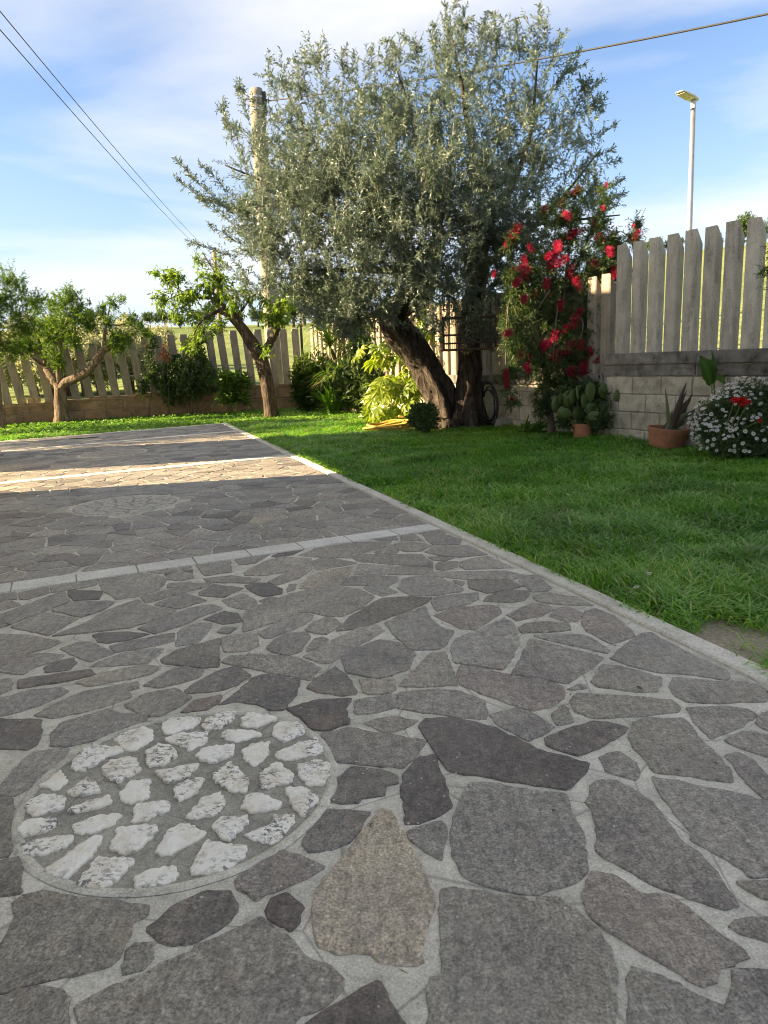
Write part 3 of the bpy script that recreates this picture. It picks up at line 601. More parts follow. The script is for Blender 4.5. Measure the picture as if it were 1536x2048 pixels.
def area2(p): return 0.5 * sum(p[i - 1][0] * p[i][1] - p[i][0] * p[i - 1][1] for i in range(len(p)))
def rough_outline(poly, seg, amp, rnd, corner=0.12):
    """cut the corners a little, subdivide the edges and chip them"""
    if area2(poly) < 0: poly = poly[::-1]
    n = len(poly); P = []
    for i in range(n):
        a, b, c = np.array(poly[i - 1]), np.array(poly[i]), np.array(poly[(i + 1) % n])
        la, lc = np.linalg.norm(a - b), np.linalg.norm(c - b)
        k = min(corner, 0.006 / max(la, 1e-4), 0.4); k2 = min(corner, 0.006 / max(lc, 1e-4), 0.4)
        P += [b + (a - b) * k, b + (c - b) * k2]
    out = []; m = len(P)
    for i in range(m):
        a, b = P[i], P[(i + 1) % m]; L = np.linalg.norm(b - a); k = max(1, int(L / seg)); nn = np.array([b[1] - a[1], a[0] - b[0]]) / max(L, 1e-6)
        for j in range(k):
            q = a + (b - a) * (j / k); o = (mnoise.noise(Vector((q[0] * 28, q[1] * 28, 3.3))) * 0.7 + rnd.uniform(-.5, .5)) * amp if (j or k == 1) else 0
            out.append(q + nn * o)
    return out
def inset(P, d):
    n = len(P); Q = []
    for i in range(n):
        t = P[(i + 1) % n] - P[i - 1]; l = max(np.linalg.norm(t), 1e-6); Q.append(P[i] + np.array([-t[1], t[0]]) / l * d)
    return Q
def stone(mb, poly, tint, h, seg=0.03, amp=0.004, bev=0.004, rnd=rnd, lump=0.0, origin=(0, 0)):
    P = rough_outline([np.array(p, float) for p in poly], seg, amp, rnd); n = len(P); o = np.array(origin)
    tx, ty = rnd.uniform(-.006, .006), rnd.uniform(-.006, .006); c = sum(P) / n
    Q = inset(P, bev)
    z = lambda q: h + (q - c)[0] * tx + (q - c)[1] * ty + (lump * mnoise.noise(Vector((q[0] * 40, q[1] * 40, 1))) if lump else 0)
    V = [(*(q - o), -0.006) for q in P] + [(*(q - o), max(z(q) - bev * 0.9, 0.0012)) for q in P] + [(*(q - o), z(q)) for q in Q]
    F = [(k * n + i, k * n + (i + 1) % n, (k + 1) * n + (i + 1) % n, (k + 1) * n + i) for k in (0, 1) for i in range(n)]
    if lump:
        I = [c + (q - c) * 0.55 for q in Q]
        V += [(*(q - o), z(q) + lump * 0.5) for q in I] + [(*(c - o), h + lump * 0.7)]
        F += [(2 * n + i, 2 * n + (i + 1) % n, 3 * n + (i + 1) % n, 3 * n + i) for i in range(n)] + [(3 * n + i, 3 * n + (i + 1) % n, 4 * n) for i in range(n)]
    else:
        F += [tuple(range(2 * n, 3 * n))]
    mb.add(V, F, tint)
TONE = [(0.45, 0.62), (0.02, 0.10), (0.20, 0.34), (0.80, 0.88), (0.985, 1.0), (0.66, 0.76)]     # grey, dark, medium, brown, sandy, light
for poly, tn in zip(PAVING, TONES):
    p = [(a / 1000, b / 1000) for a, b in poly]; c = np.mean(p, 0)
    p = [tuple(q) for q in inset([np.array(q) for q in (p if area2(p) > 0 else p[::-1])], -.0042)]
    mb = MB(); stone(mb, p, rnd.uniform(*TONE[tn]), rnd.uniform(.003, .0058), seg=0.016 if c[1] < 2.4 else 0.03, amp=0.0060, bev=.0025, origin=c)
    o = mb.build('paving_stone', MT['stone'], patio, loc=(c[0], c[1], 0))
    if tn == 4: o['label'] = 'coarse sandy brown paving stone with a pointed end'
# inlaid discs of white stone
CIRC = [(-0.52, 1.60, .368), (-1.97, 5.41, .39), (-3.36, 9.0, .39)]
for i, (x, y, r) in enumerate(CIRC):
    mb = MB(); n = 72
    V = []; F = []
    for q, z in ((r - .012, 0.0015), (r - .004, 0.006), (r + .006, 0.006), (r + .014, 0.0015)):
        for k in range(n):
            w = 1 + 0.006 * mnoise.noise(Vector((math.cos(k * .0873) * 3, math.sin(k * .0873) * 3, i)))
            V.append((q * w * math.cos(2 * math.pi * k / n), q * w * math.sin(2 * math.pi * k / n), z))
    for j in range(3):
        for k in range(n): F.append((j * n + k, j * n + (k + 1) % n, (j + 1) * n + (k + 1) % n, (j + 1) * n + k))
    mb.add(V, F); mb.build('mortar_ring', MT['mortar'], patio, loc=(x, y, 0))
for i, (x, y, r) in enumerate(CIRC):
    mb = MB(); mb.add([(0, 0, .0018)] + [((r - .009) * math.cos(k * .0873), (r - .009) * math.sin(k * .0873), .0018) for k in range(72)], [(0, 1 + k, 1 + (k + 1) % 72) for k in range(72)]); mb.build('mortar_disc', MT['mortar_dark'], patio, loc=(x, y, 0))
for poly in WHITE:
    p = [(a / 1000, b / 1000) for a, b in poly]; c = np.mean(p, 0); p = [tuple(c + (np.array(q) - c) * 1.07) for q in p]
    mb = MB(); stone(mb, p, rnd.random(), rnd.uniform(.0075, .011), seg=0.008, amp=0.008, bev=0.0028, lump=0.0035, origin=c)
    mb.build('white_stone', MT['white'], patio, loc=(c[0], c[1], 0))
def clip(P, n, d):
    """keep the part of polygon P with P.n <= d"""
    out = []; s = [p @ n - d for p in P]
    for i in range(len(P)):
        a, b, sa, sb = P[i], P[(i + 1) % len(P)], s[i], s[(i + 1) % len(P)]
        if sa <= 0: out.append(a)
        if sa * sb < 0: out.append(a + (b - a) * (sa / (sa - sb)))
    return out
def cells(pts, wts, rad, size, first=None):
    pts = np.array(pts)
    for i, p in enumerate(pts[:first]):
        P = [p + np.array(q) * size for q in ((-1, -1), (1, -1), (1, 1), (-1, 1))]
        dd = np.linalg.norm(pts - p, axis=1); nb = np.where((dd < rad) & (dd > 1e-9))[0]; nb = nb[np.argsort(dd[nb])]
        for j in nb:
            n = (pts[j] - p) / dd[j]; P = clip(P, n, p @ n + dd[j] / 2 + (wts[i] - wts[j]) / (2 * dd[j]))
            if len(P) < 3: break
        if len(P) >= 3: yield i, P
for ci in (1, 2):
    x, y, r = CIRC[ci]; S = []
    for q in range(4000):
        a, b = rnd.random() * 6.283, math.sqrt(rnd.random()) * (r - .03); s = np.array([x + b * math.cos(a), y + b * math.sin(a)])
        if all(np.linalg.norm(s - t) > .098 for t in S): S.append(s)
    mb = MB()
    for i, P in cells(S, [0] * len(S), .4, .2):
        for k in range(24):
            n = np.array([math.cos(k * .2618), math.sin(k * .2618)]); P = clip(P, n, np.array([x, y]) @ n + r - .016)
            if len(P) < 3: break
        if len(P) < 3 or abs(area2(P)) < .0009: continue
        c = sum(P) / len(P); P = [c + (q - c) * rnd.uniform(.78, .9) for q in P]
        if ci == 1:
            m1 = MB(); stone(m1, P, rnd.random(), .006, seg=.03, amp=.006, lump=.004, origin=c); m1.build('white_stone', MT['worn_white'], patio, loc=(c[0], c[1], 0))
        else: stone(mb, P, rnd.uniform(.7, .85), .006, seg=.05, amp=.006)
    if ci == 2:
        o = mb.build('white_stones', MT['stone'], patio); tag(o, kind='stuff')
# light bands across the paving
BANDS = [((-1.85, 3.31), (0.31, 4.25)), ((-3.63, 6.78), (-1.03, 8.03)), ((-4.74, 9.95), (-2.28, 11.43)), ((-5.93, 11.24), (-2.88, 13.10))]
BL = []
for bi, (a, b) in enumerate(BANDS):
    a, b = np.array(a), np.array(b); d = (b - a) / np.linalg.norm(b - a); n = np.array([-d[1], d[0]])
    w = .155 if bi < 3 else .10
    t = ((KA - b) @ KO) / (d @ KO); b = b + d * (t - 0.004); BL.append((b, d, n, w))
    k = int((6.6 if bi else 5.2) / .289)
    for i in range(k):
        L = .285; c = b - d * (.289 * (i + .5)) + n * rnd.uniform(-.002, .002)
        if i == 0: L = .27; c = c - d * .006
        mb = MB(); Mr = np.array([[d[0], n[0], 0], [d[1], n[1], 0], [0, 0, 1]])
        mb.box((0, 0, .0015), (L, w, .015), Mr, rnd.uniform(.3, .8), .985)
        mb.build('strip_tile', MT['strip'], patio, loc=(c[0], c[1], rnd.uniform(0, .0015)))
s0 = -5.0; kl = float(np.linalg.norm(KA - KB))
while s0 < kl:
    L = min(rnd.uniform(.85, 1.05), kl - s0 + .08); a, b = KB + KU * s0, KB + KU * (s0 + L - .004); n = max(2, int(L / .07))
    mb = MB(); V = []; F = []
    for i in range(n + 1):
        q = a + (b - a) * i / n; j = lambda A: mnoise.noise(Vector((q[0] * 9, q[1] * 9, A))) * .004
        for off, z in ((0, -.05), (0, .007), (.006, .013), (.079, .012), (.085 + j(2) * 1.5, .006), (.085, -.05)):
            pq = q + KO * off; V.append((pq[0] - a[0], pq[1] - a[1], z + (j(5) * .3 if z > 0 else 0)))
    for i in range(n):
        for k in range(5): F.append((i * 6 + k, i * 6 + k + 1, i * 6 + 7 + k, i * 6 + 6 + k))
    F += [(5, 4, 3, 2, 1, 0), tuple(n * 6 + k for k in range(6))]
    mb.add(V, F, rnd.uniform(.3, .7)); mb.build('kerb_stone', MT['kerb'], patio, loc=(a[0], a[1], 0)); s0 += L
# the rest of the crazy paving
DONE = [np.array([(a / 1000, b / 1000) for a, b in p]) for p in PAVING]; DC = np.array([p.mean(0) for p in DONE]); DR = np.array([np.linalg.norm(p - p.mean(0), axis=1).max() for p in DONE])
def inside(q, P):
    x, y = q; r = False; n = len(P)
    for i in range(n):
        (x1, y1), (x2, y2) = P[i - 1], P[i]
        if (y1 > y) != (y2 > y) and x < (x2 - x1) * (y - y1) / (y2 - y1) + x1: r = not r
    return r
FAC_E = np.array([-5.1, 9.66])                        # corner of the house next to the patio
S = []; sp = .185; yy = -1.0; row = 0
while yy < 13.3:
    xx = -6.6 + (row % 2) * sp / 2
    while xx < 2.4:
        q = np.array([xx + rnd.uniform(-.45, .45) * sp, yy + rnd.uniform(-.45, .45) * sp]); xx += sp * rnd.uniform(.85, 1.25)
        if (q - KA) @ KO > -.03 or (q - FAC_E) @ KO < -.35 and q[1] < 9.7: continue
        S.append(q)
    yy += sp * .9; row += 1
rest = MB(); seen = []
def in_photo(c):
    v = np.array([c[0], c[1], 0]) - EYE; zc = v @ _fw
    return zc > .1 and -5 < 768 + FPX * (v @ RT) / zc < 1541 and 1024 - FPX * (v @ UP) / zc < 2053
near_side = lambda c: (c - BL[0][0]) @ BL[0][2] < 0
S = [q for q in S if not (near_side(q) and any(inside(q, DONE[j]) for j in np.where(np.linalg.norm(DC - q, axis=1) < DR + .02)[0]))]
NS = len(S)
for P in DONE:                                           # the traced stones hold their ground against the others
    for i in range(len(P)):
        L = np.linalg.norm(P[i] - P[i - 1])
        for t in np.arange(0, 1, .045 / max(L, .045)): S.append(P[i - 1] + (P[i] - P[i - 1]) * t)
wts = [rnd.uniform(0, .008) for _ in range(NS)] + [.002] * (len(S) - NS)
for i, P in cells(S, wts, .62, .42, NS):
    P = clip(P, KO, KA @ KO - .006)
    if len(P) < 3: continue
    c = sum(P) / len(P)
    for b, d, n, w in BL:
        s = 1 if (c - b) @ n > 0 else -1
        P = clip(P, -n * s, -(b @ n) * s - w / 2 - .004)
        if len(P) < 3: break
    if len(P) < 3: continue
    c = sum(P) / len(P)
    if (c - BL[3][0]) @ BL[3][2] > 0: continue
    for x, y, r in CIRC:
        v = c - np.array([x, y]); l = np.linalg.norm(v)
        if l < r: P = []
        elif l < r + .5: P = clip(P, -v / l, -(np.array([x, y]) @ (v / l)) - r - .02)
        if len(P) < 3: break
    if len(P) < 3 or abs(area2(P)) < .0018: continue
    c = sum(P) / len(P)
    if near_side(c) and in_photo(c): continue
    g_ = rnd.uniform(.004, .013) * .7; Q = inset([np.array(q) for q in (P if area2(P) > 0 else P[::-1])], 0)
    P = P if area2(P) > 0 else P[::-1]
    Lm = max(np.linalg.norm(q - c) for q in P); P = [c + (q - c) * (1 - min(.3, g_ / max(np.linalg.norm(q - c), .03))) for q in P]
    P = [q + np.array([rnd.uniform(-.009, .009), rnd.uniform(-.009, .009)]) for q in P]
    v = np.array([c[0], c[1], 0]) - EYE; zc = v @ _fw; px = 768 + FPX * (v @ RT) / zc if zc > .1 else -1e4
    t = rnd.choices([rnd.uniform(.4, .62), rnd.uniform(.2, .34), rnd.uniform(.03, .12), rnd.uniform(.64, .78), rnd.uniform(.8, .88)], [60, 17, 7, 12, 4])[0]
    seen.append((0 if -20 < px < 1556 and c[1] > 3 else 1, math.hypot(*c), P, t, c))
seen.sort(key=lambda a: a[:2])
for i, (v, dist, P, t, c) in enumerate(seen):
    if i < 300 - len(PAVING):
        mb = MB(); stone(mb, P, t, rnd.uniform(.003, .005), seg=.05, amp=.006, origin=c); mb.build('paving_stone', MT['stone'], patio, loc=(c[0], c[1], 0))
    else: stone(rest, P, t, rnd.uniform(.005, .007), seg=.09, amp=.006)
tag(rest.build('paving_stones', MT['stone'], patio), kind='stuff')
# floor drain near the far edge of the paving
q = gnd(168, 877); mb = MB()
for i in range(9): mb.box((i * .045 - .18, 0, .008), (.026, .075, .006))
mb.box((0, .05, .007), (.44, .02, .008)); mb.box((0, -.05, .007), (.44, .02, .008))
mb.build('drain_grate', MT['drain'], patio, loc=(q[0], q[1], 0), rot=(0, 0, R(26)))

# ------------------------------------------------------------------ garden walls' line
WL0 = gnd(0, 850)[:2]; WC = onplane(612, 768, (*WL0, 0), np.array([.96, .28]))[:2]      # left wall, corner
WLD = (WC - WL0) / np.linalg.norm(WC - WL0)
WR0 = gnd(1240, 878)[:2]; WRD = (WR0 - WC) / np.linalg.norm(WR0 - WC)                    # right wall direction, towards the camera
WLN = np.array([WLD[1], -WLD[0]]); WRN = np.array([-WRD[1], WRD[0]]);
if WRN @ (np.array([0, 5]) - WC) < 0: WRN = -WRN
if WLN @ (np.array([0, 5]) - WC) < 0: WLN = -WLN

# ------------------------------------------------------------------ lawn
mb = MB(); nx, ny = 60, 60
V = []; F = []
for j in range(ny + 1):
    for i in range(nx + 1):
        x, y = -16 + 26 * i / nx, -4 + 23 * j / ny; V.append((x, y, -.014 + .006 * mnoise.noise(Vector((x * .6, y * .6, 0))) - .004))
for j in range(ny):
    for i in range(nx): a = j * (nx + 1) + i; F.append((a, a + 1, a + nx + 2, a + nx + 1))
mb.add(V, F); lawn = mb.build('lawn', MT['soil'], smooth=True); tag(lawn, kind='structure')
def in_garden(x, y, margin=0.0):
    k = (x - KA[0]) * KO[0] + (y - KA[1]) * KO[1] > .062            # lawn side of the kerb
    b, d, n, w = BL[3]; k2 = (x - b[0]) * n[0] + (y - b[1]) * n[1] > .055
    r_ = (x - WC[0]) * WRN[0] + (y - WC[1]) * WRN[1] > .02 + margin; l_ = (x - WC[0]) * WLN[0] + (y - WC[1]) * WLN[1] > .02 + margin
    return (k | k2) & r_ & l_ & ~((y < 9.7) & (x < -4.5))
def px_of(x, y, z=0.0):
    v = np.stack([x, y, np.zeros_like(x) + z], -1) - EYE; zc = v @ _fw; zc = np.where(zc < .2, .2, zc)
    return 768 + FPX * (v @ RT) / zc, 1024 - FPX * (v @ UP) / zc
def vnoise(x, y, sc_, sd=0):
    """cheap smooth value noise on arrays"""
    g2 = np.random.default_rng(77 + sd).random((64, 64)); X, Y = x * sc_ + 200, y * sc_ + 200
    i, j = np.floor(X).astype(int), np.floor(Y).astype(int); fx, fy = X - i, Y - j; fx = fx * fx * (3 - 2 * fx); fy = fy * fy * (3 - 2 * fy)
    G = lambda a, b: g2[a % 64, b % 64]
    return (G(i, j) * (1 - fx) + G(i + 1, j) * fx) * (1 - fy) + (G(i, j + 1) * (1 - fx) + G(i + 1, j + 1) * fx) * fy
def scatter(n, dens_pow, margin=1300):
    X = []; Y = []; k = 0
    while k < n:
        x = rng.uniform(-10, 5.5, 400000); y = rng.uniform(.6, 17.4, 400000); d = np.hypot(x, y)
        px, py = px_of(x, y); ok = in_garden(x, y) & (px > -margin) & (px < 1536 + margin) & (rng.random(400000) < np.minimum(1, (3.0 / d) ** dens_pow))
        X.append(x[ok]); Y.append(y[ok]); k += ok.sum()
    return np.concatenate(X)[:n], np.concatenate(Y)[:n]
BARE = gnd(1475, 1275)[:2]
def bare(x, y):
    d = np.hypot((x - BARE[0]) / .42, (y - BARE[1]) / .26); return np.clip(1.25 - d + (vnoise(x, y, 9, 4) - .5) * .9, 0, 1)
x, y = scatter(285000, 1.0); keep = rng.random(len(x)) > bare(x, y) * 1.15; x, y = x[keep], y[keep]
kd = (x - KA[0]) * KO[0] + (y - KA[1]) * KO[1]
d = np.hypot(x, y); N = len(x); hn = vnoise(x, y, 1.1) * .55 + vnoise(x, y, 4.5, 1) * .45
H = (.036 + .105 * np.clip(hn * 1.5 - .25, 0, 1)) * rng.uniform(.45, 1.3, N) * np.where(y > 12.5, .62, 1) * np.where(kd < .14, .75, 1)
Wd = .0044 * (1 + .13 * d) * rng.uniform(.7, 1.3, N)
ang = rng.uniform(0, 6.283, N) ; comb_a = vnoise(x, y, .9, 2) * 9
lean = np.stack([np.cos(ang) * .8 + np.cos(comb_a) * .22, np.sin(ang) * .8 + np.sin(comb_a) * .22, np.ones(N)], 1); lean = nrm(lean)
sd_ = nrm(np.stack([-np.sin(ang), np.cos(ang), np.zeros(N)], 1)); P = np.stack([x, y, np.full(N, -.016)], 1)
mid = P + lean * H[:, None] * .55; tip = P + lean * H[:, None] * .95 + np.stack([lean[:, 0], lean[:, 1], -.28 * np.ones(N)], 1) * H[:, None] * .6
hw = (Wd / 2)[:, None]
V = np.stack([P - sd_ * hw, P + sd_ * hw, mid - sd_ * hw * .85, mid + sd_ * hw * .85, tip], 1).reshape(-1, 3)
F = (np.array([[0, 1, 3], [0, 3, 2], [2, 3, 4]])[None] + (np.arange(N) * 5)[:, None, None]).reshape(-1, 3)
tt = np.clip(.10 + .45 * vnoise(x, y, .8, 6) + .35 * vnoise(x, y, 3.1, 7) + rng.normal(0, .27, N), 0, .95); dry = rng.random(N) < .03 + .12 * bare(x, y) + .22 * np.clip(vnoise(x, y, 1.7, 12) - .62, 0, 1); tt[dry] = rng.uniform(.96, 1, dry.sum())
o = link('grass', tri_mesh('grass', V, F, np.repeat(tt, 5), MT['grass'])); tag(o, 'short green lawn grass beside the paved patio', 'grass', kind='stuff')
# broad-leaved weeds and clover in the lawn
x, y = scatter(2600, .75); ok = (vnoise(x, y, 1.6, 9) > .40); x, y = x[ok], y[ok]
x2, y2 = scatter(9000, .5); kd = (x2 - KA[0]) * KO[0] + (y2 - KA[1]) * KO[1]; ok = ((kd < .45) & (vnoise(x2, y2, 2.2, 3) > .45)) | ((y2 > 12.6) & (rng.random(len(x2)) < .8)); x2, y2 = x2[ok], y2[ok]; ok = rng.random(len(x2)) > bare(x2, y2) * 1.3; x2, y2 = x2[ok], y2[ok]; ok = bare(x, y) < .35; x, y = x[ok], y[ok]
A = []
for i in range(len(x)):
    n = rng.integers(4, 9); a = rng.uniform(0, 6.283, n); e = rng.uniform(.25, 1.1, n); s = rng.uniform(.035, .085) * (.8 + .03 * y[i])
    A.append(leaf_arrays(np.repeat([[x[i], y[i], -.005]], n, 0) + rng.normal(0, .006, (n, 3)) * [1, 1, 0], np.stack([np.cos(a), np.sin(a), e], 1), s * rng.uniform(.7, 1.1, n), s * .38, rng, .12, .3, rng.uniform(.2, 1, n), shape='oval'))
n = len(x2) * 3; q = np.repeat(np.arange(len(x2)), 3); a = rng.uniform(0, 6.283, n)
A.append(leaf_arrays(np.stack([x2[q], y2[q], rng.uniform(.0, .035, n)], 1), np.stack([np.cos(a), np.sin(a), rng.uniform(-.1, .5, n)], 1), rng.uniform(.02, .036, n) * (.7 + .07 * y2[q]), rng.uniform(.018, .03, n) * (.7 + .07 * y2[q]), rng, .1, .2))
V, F, T = cat_arrays(A); o = link('weeds', tri_mesh('weeds', V, F, T, MT['weed'])); tag(o, 'broad leaved weeds and clover growing among the lawn grass', 'weeds', kind='stuff')
# small daisies near the kerb
def daisy_mesh(name, R_, n=11, cup=.15):
    V = []; F = []; mi = []
    for k in range(n):
        a = 2 * math.pi * k / n; w = math.pi / n * .85
        b = len(V)
        for rr, aw, z in ((.25, .5, 0), (.7, 1, cup * .7), (1.0, .35, cup * .5)):
            V += [(R_ * rr * math.cos(a - w * aw), R_ * rr * math.sin(a - w * aw), z * R_), (R_ * rr * math.cos(a + w * aw), R_ * rr * math.sin(a + w * aw), z * R_)]
        F += [(b, b + 1, b + 3), (b, b + 3, b + 2), (b + 2, b + 3, b + 5), (b + 2, b + 5, b + 4)]; mi += [0] * 4
    c = len(V); V.append((0, 0, R_ * .28))
    for k in range(8): V.append((R_ * .34 * math.cos(k * .785), R_ * .34 * math.sin(k * .785), R_ * .06))
    for k in range(8): F.append((c, c + 1 + k, c + 1 + (k + 1) % 8)); mi.append(1)
    return tri_mesh(name, V, F, rng.random(len(V)), [MT['petal'], MT['pollen']], matidx=mi)
dm = daisy_mesh('lawn_daisy', .0125, 12)
for i, (px, py) in enumerate([(1272, 1194), (1338, 1188), (1276, 1170), (1316, 1216), (1298, 1168), (1222, 1206), (1326, 1204), (1214, 1090), (1244, 1125)]):
    q = gnd(px, py); z = rnd.uniform(.035, .06) if px != 1222 else .02
    root = thing('daisy', ['tiny white daisy in near right grass, %s in the patch by kerb' % w for w in ('leftmost', 'rightmost', 'second from left', 'fourth from left', 'third from left')][i] if i < 5 else ['tiny white daisy lying on the pale kerb edge', 'tiny white daisy low in the near right grass patch, beneath the rightmost', 'tiny white daisy in the middle of the lawn, left one of two', 'tiny white daisy in the middle of the lawn, right one of two'][i - 5], 'flower', (q[0], q[1], -.01), group='small daisies in the grass by the kerb')
    link('flower_head', dm, root, (0, 0, z), (rnd.uniform(-.5, .1), rnd.uniform(-.4, .4), rnd.random() * 3))
    mb = MB(); mb.tube([(0.004, 0, 0), (0, 0, z)], .0012, 4); mb.build('stalk', MT['greenstem'], root)

# dry leaf litter and grit on the paving
x, y = [], []
while len(x) < 260:
    q = KB + KU * rnd.uniform(-2, 9) - KO * abs(rnd.gauss(0, .5)) if rnd.random() < .6 else np.array([rnd.uniform(-3.5, 1.2), rnd.uniform(.9, 8)])
    if (q - KA) @ KO < -.01: x.append(q[0]); y.append(q[1])
n = len(x); a = rng.uniform(0, 6.283, n); V, F, T = leaf_arrays(np.stack([x, y, np.full(n, .0075)], 1), np.stack([np.cos(a), np.sin(a), rng.uniform(0, .25, n)], 1), rng.uniform(.006, .026, n), rng.uniform(.003, .009, n), rng, .3, -.1, rng.uniform(.0, 1, n))
tag(link('leaf_litter', tri_mesh('leaf_litter', V, F, T, MT['litter'])), 'small dry leaf scraps scattered over the paving', 'litter', kind='stuff')
# ------------------------------------------------------------------ land outside the garden
def skyline(az): return np.interp(az, [-180, -60, -28, -5, 8, 20, 40, 70, 180], [2.5, 3.0, 3.3, 3.3, 4.6, 6.6, 6.9, 4.0, 2.5])
def wall_dist(a):
    d = np.array([math.sin(a), math.cos(a)]); best = 40.0
    for p, n in ((WC, WLN), (WC, WRN)):
        den = d @ n
        if den < -1e-3: best = min(best, (p @ n - .25) / den)
    return best
def land_z(r, r0, az):
    q = max(0.0, r - r0); Dm = 95.0; top = 1.0 + (Dm + 8) * math.tan(R(float(skyline(az))))
    t = min(q / Dm, 1.0); z = .05 + (top - .05) * (0.82 * t + .18 * t * t * (3 - 2 * t))
    if q > Dm: z = top - (q - Dm) * .035
    return z
def land(x, y):
    a = math.atan2(x, y); r = math.hypot(x, y); r0 = wall_dist(a)
    return land_z(r, r0, math.degrees(a)) + .25 * mnoise.noise(Vector((x * .06, y * .06, 0))) * min(1, max(0, r - r0) / 8)
mb = MB(); V = []; F = []; qs = [0, .6, 1.4, 2.5, 4, 6, 9, 13, 18, 24, 32, 42, 54, 68, 82, 95, 110, 140, 190, 280, 420, 700]; NA = 120
for i in range(NA):
    a = 2 * math.pi * i / NA; r0 = wall_dist(a)
    for q in qs:
        x, y = math.sin(a) * (r0 + q), math.cos(a) * (r0 + q); z = max(land(x, y), -3.0) if q < 300 else -2.5
        V.append((x, y, z))
m = len(qs)
for i in range(NA):
    for j in range(m - 1): a, b = i * m + j, ((i + 1) % NA) * m + j; F.append((a, a + 1, b + 1, b))
mb.add(V, F); tag(mb.build('field', MT['field'], smooth=True), kind='structure')
mb = MB(); mb.add([(-1500, -1500, -3.2), (1500, -1500, -3.2), (1500, 1500, -3.2), (-1500, 1500, -3.2)], [(0, 1, 2, 3)]); tag(mb.build('ground', MT['field']), kind='structure')

# ------------------------------------------------------------------ house whose shade lies over the paving
FA, FB = KU, -KO                                       # along its front, and away from the garden
def house_box(mb, a0, a1, b0, b1, z0, z1):
    c = FAC_E + FA * (a0 + a1) / 2 + FB * (b0 + b1) / 2
    mb.box((c[0] - FAC_E[0], c[1] - FAC_E[1], (z0 + z1) / 2), (a1 - a0, b1 - b0, z1 - z0), np.array([[FA[0], FB[0], 0], [FA[1], FB[1], 0], [0, 0, 1]]))
house = thing('house', 'cream plastered house whose front corner shows at the far left edge', 'house', (*FAC_E, 0))
mb = MB(); house_box(mb, -10.8, -3.75, 0, 8, -.2, 5.4); house_box(mb, -2.0, 0, 0, 1.2, -.2, 3.3); house_box(mb, -3.748, -2.002, .004, .3, 1.55, 5.398); house_box(mb, -1.998, -1.6, .006, .296, 3.304, 4.6)  # unseen gap, slab above it and shallow wing shaped to cut the sun stripe
mb.build('wall', MT['plaster'], house)
mb = MB(); house_box(mb, -11.2, -3.4, -.06, 8.4, 5.404, 5.56); house_box(mb, -1.58, .04, .03, 1.3, 3.304, 3.42); mb.build('roof', MT['rooftile'], house)

# ------------------------------------------------------------------ walls and concrete fences
def wall_frame(d, n): return np.array([[d[0], n[0], 0], [d[1], n[1], 0], [0, 0, 1]])
def block_mesh(L, hgt, dep, tint, mat, seed, rag=.006):
    """a block: chamfered front with uneven edges"""
    r = random.Random(seed); mb = MB(); x, z = L / 2, hgt / 2; j = lambda: r.uniform(-rag, rag)
    o = [(-x, -z), (0, -z), (x, -z), (x, 0), (x, z), (0, z), (-x, z), (-x, 0)]
    o = [(a + j() * .5, b + j() * .5) for a, b in o]
    V = [(a, 0, b) for a, b in o] + [(a, dep - .006, b) for a, b in o] + [(a * .965 + j() * .3, dep + j() * .4, b * .93 + j() * .3) for a, b in o]
    F = [(k * 8 + i, k * 8 + (i + 1) % 8, (k + 1) * 8 + (i + 1) % 8, (k + 1) * 8 + i) for k in (0, 1) for i in range(8)]
    V.append((j(), dep + j() * .6, j())); F += [(16 + i, 16 + (i + 1) % 8, 24) for i in range(8)]
    mb.add(V, F, tint); return mb.mesh('block', mat)
lw_top = lambda x: np.interp(x, [-11, -7.44, -3.27, -1.7], [.36, .42, .575, .57])
lw_pt = lambda x: np.interp(x, [-11, -7.59, -6.4, -4.52, -3.38, -1.9], [1.30, 1.42, 1.58, 1.75, 1.81, 1.82])
LWL = float(np.linalg.norm(WC - WL0)); mats_l = wall_frame(WLD, WLN); zrot_l = math.atan2(WLD[1], WLD[0])
def facing(d, n):                    # local x along the wall, local y towards the garden
    return Matrix(((d[0], n[0], 0), (d[1], n[1], 0), (0, 0, 1)))
def put(o, Mx, loc):
    o.matrix_local = Matrix.Translation(Vector(loc)) @ Mx.to_4x4()
lwall = MB(); n = 24; V = []; F = []
for i in range(n + 1):
    s = -4 + (LWL + 4.0) * i / n; p = WL0 + WLD * s; t = float(lw_top(p[0]))
    for o, z in ((0, -.15), (0, t - .02), (-.22, t - .02), (-.22, -.15)): q = p + WLN * (o - .006); V.append((q[0] - WC[0], q[1] - WC[1], z))
for i in range(n):
    for k in range(3): F.append((i * 4 + k, i * 4 + k + 1, i * 4 + 5 + k, i * 4 + 4 + k))
F += [(3, 2, 1, 0), tuple(n * 4 + k for k in range(4))]
lwall.add(V, F); lwo = lwall.build('stone_wall', MT['wallmortar'], loc=(*WC, 0)); tag(lwo, 'low brown block wall under the picket fence along the far left side', 'wall')
Mx = facing(WLD, WLN)
for row in range(2):
    s = -4 + row * .2
    while s < LWL - .1:
        L = min(rnd.uniform(.36, .52), LWL - s - .02); p = WL0 + WLD * (s + L / 2) - WC; t = float(lw_top((p + WC)[0]))
        z0, z1 = (-.05, t * .44) if row == 0 else (t * .44 + .012, t - .075)
        put(link('block', block_mesh(L - .014, z1 - z0, .012, rnd.random(), MT['oldblock'], row * 99 + int(s * 50), .014), lwo), Mx, (p[0], p[1], (z0 + z1) / 2)); s += L
s = -4.0
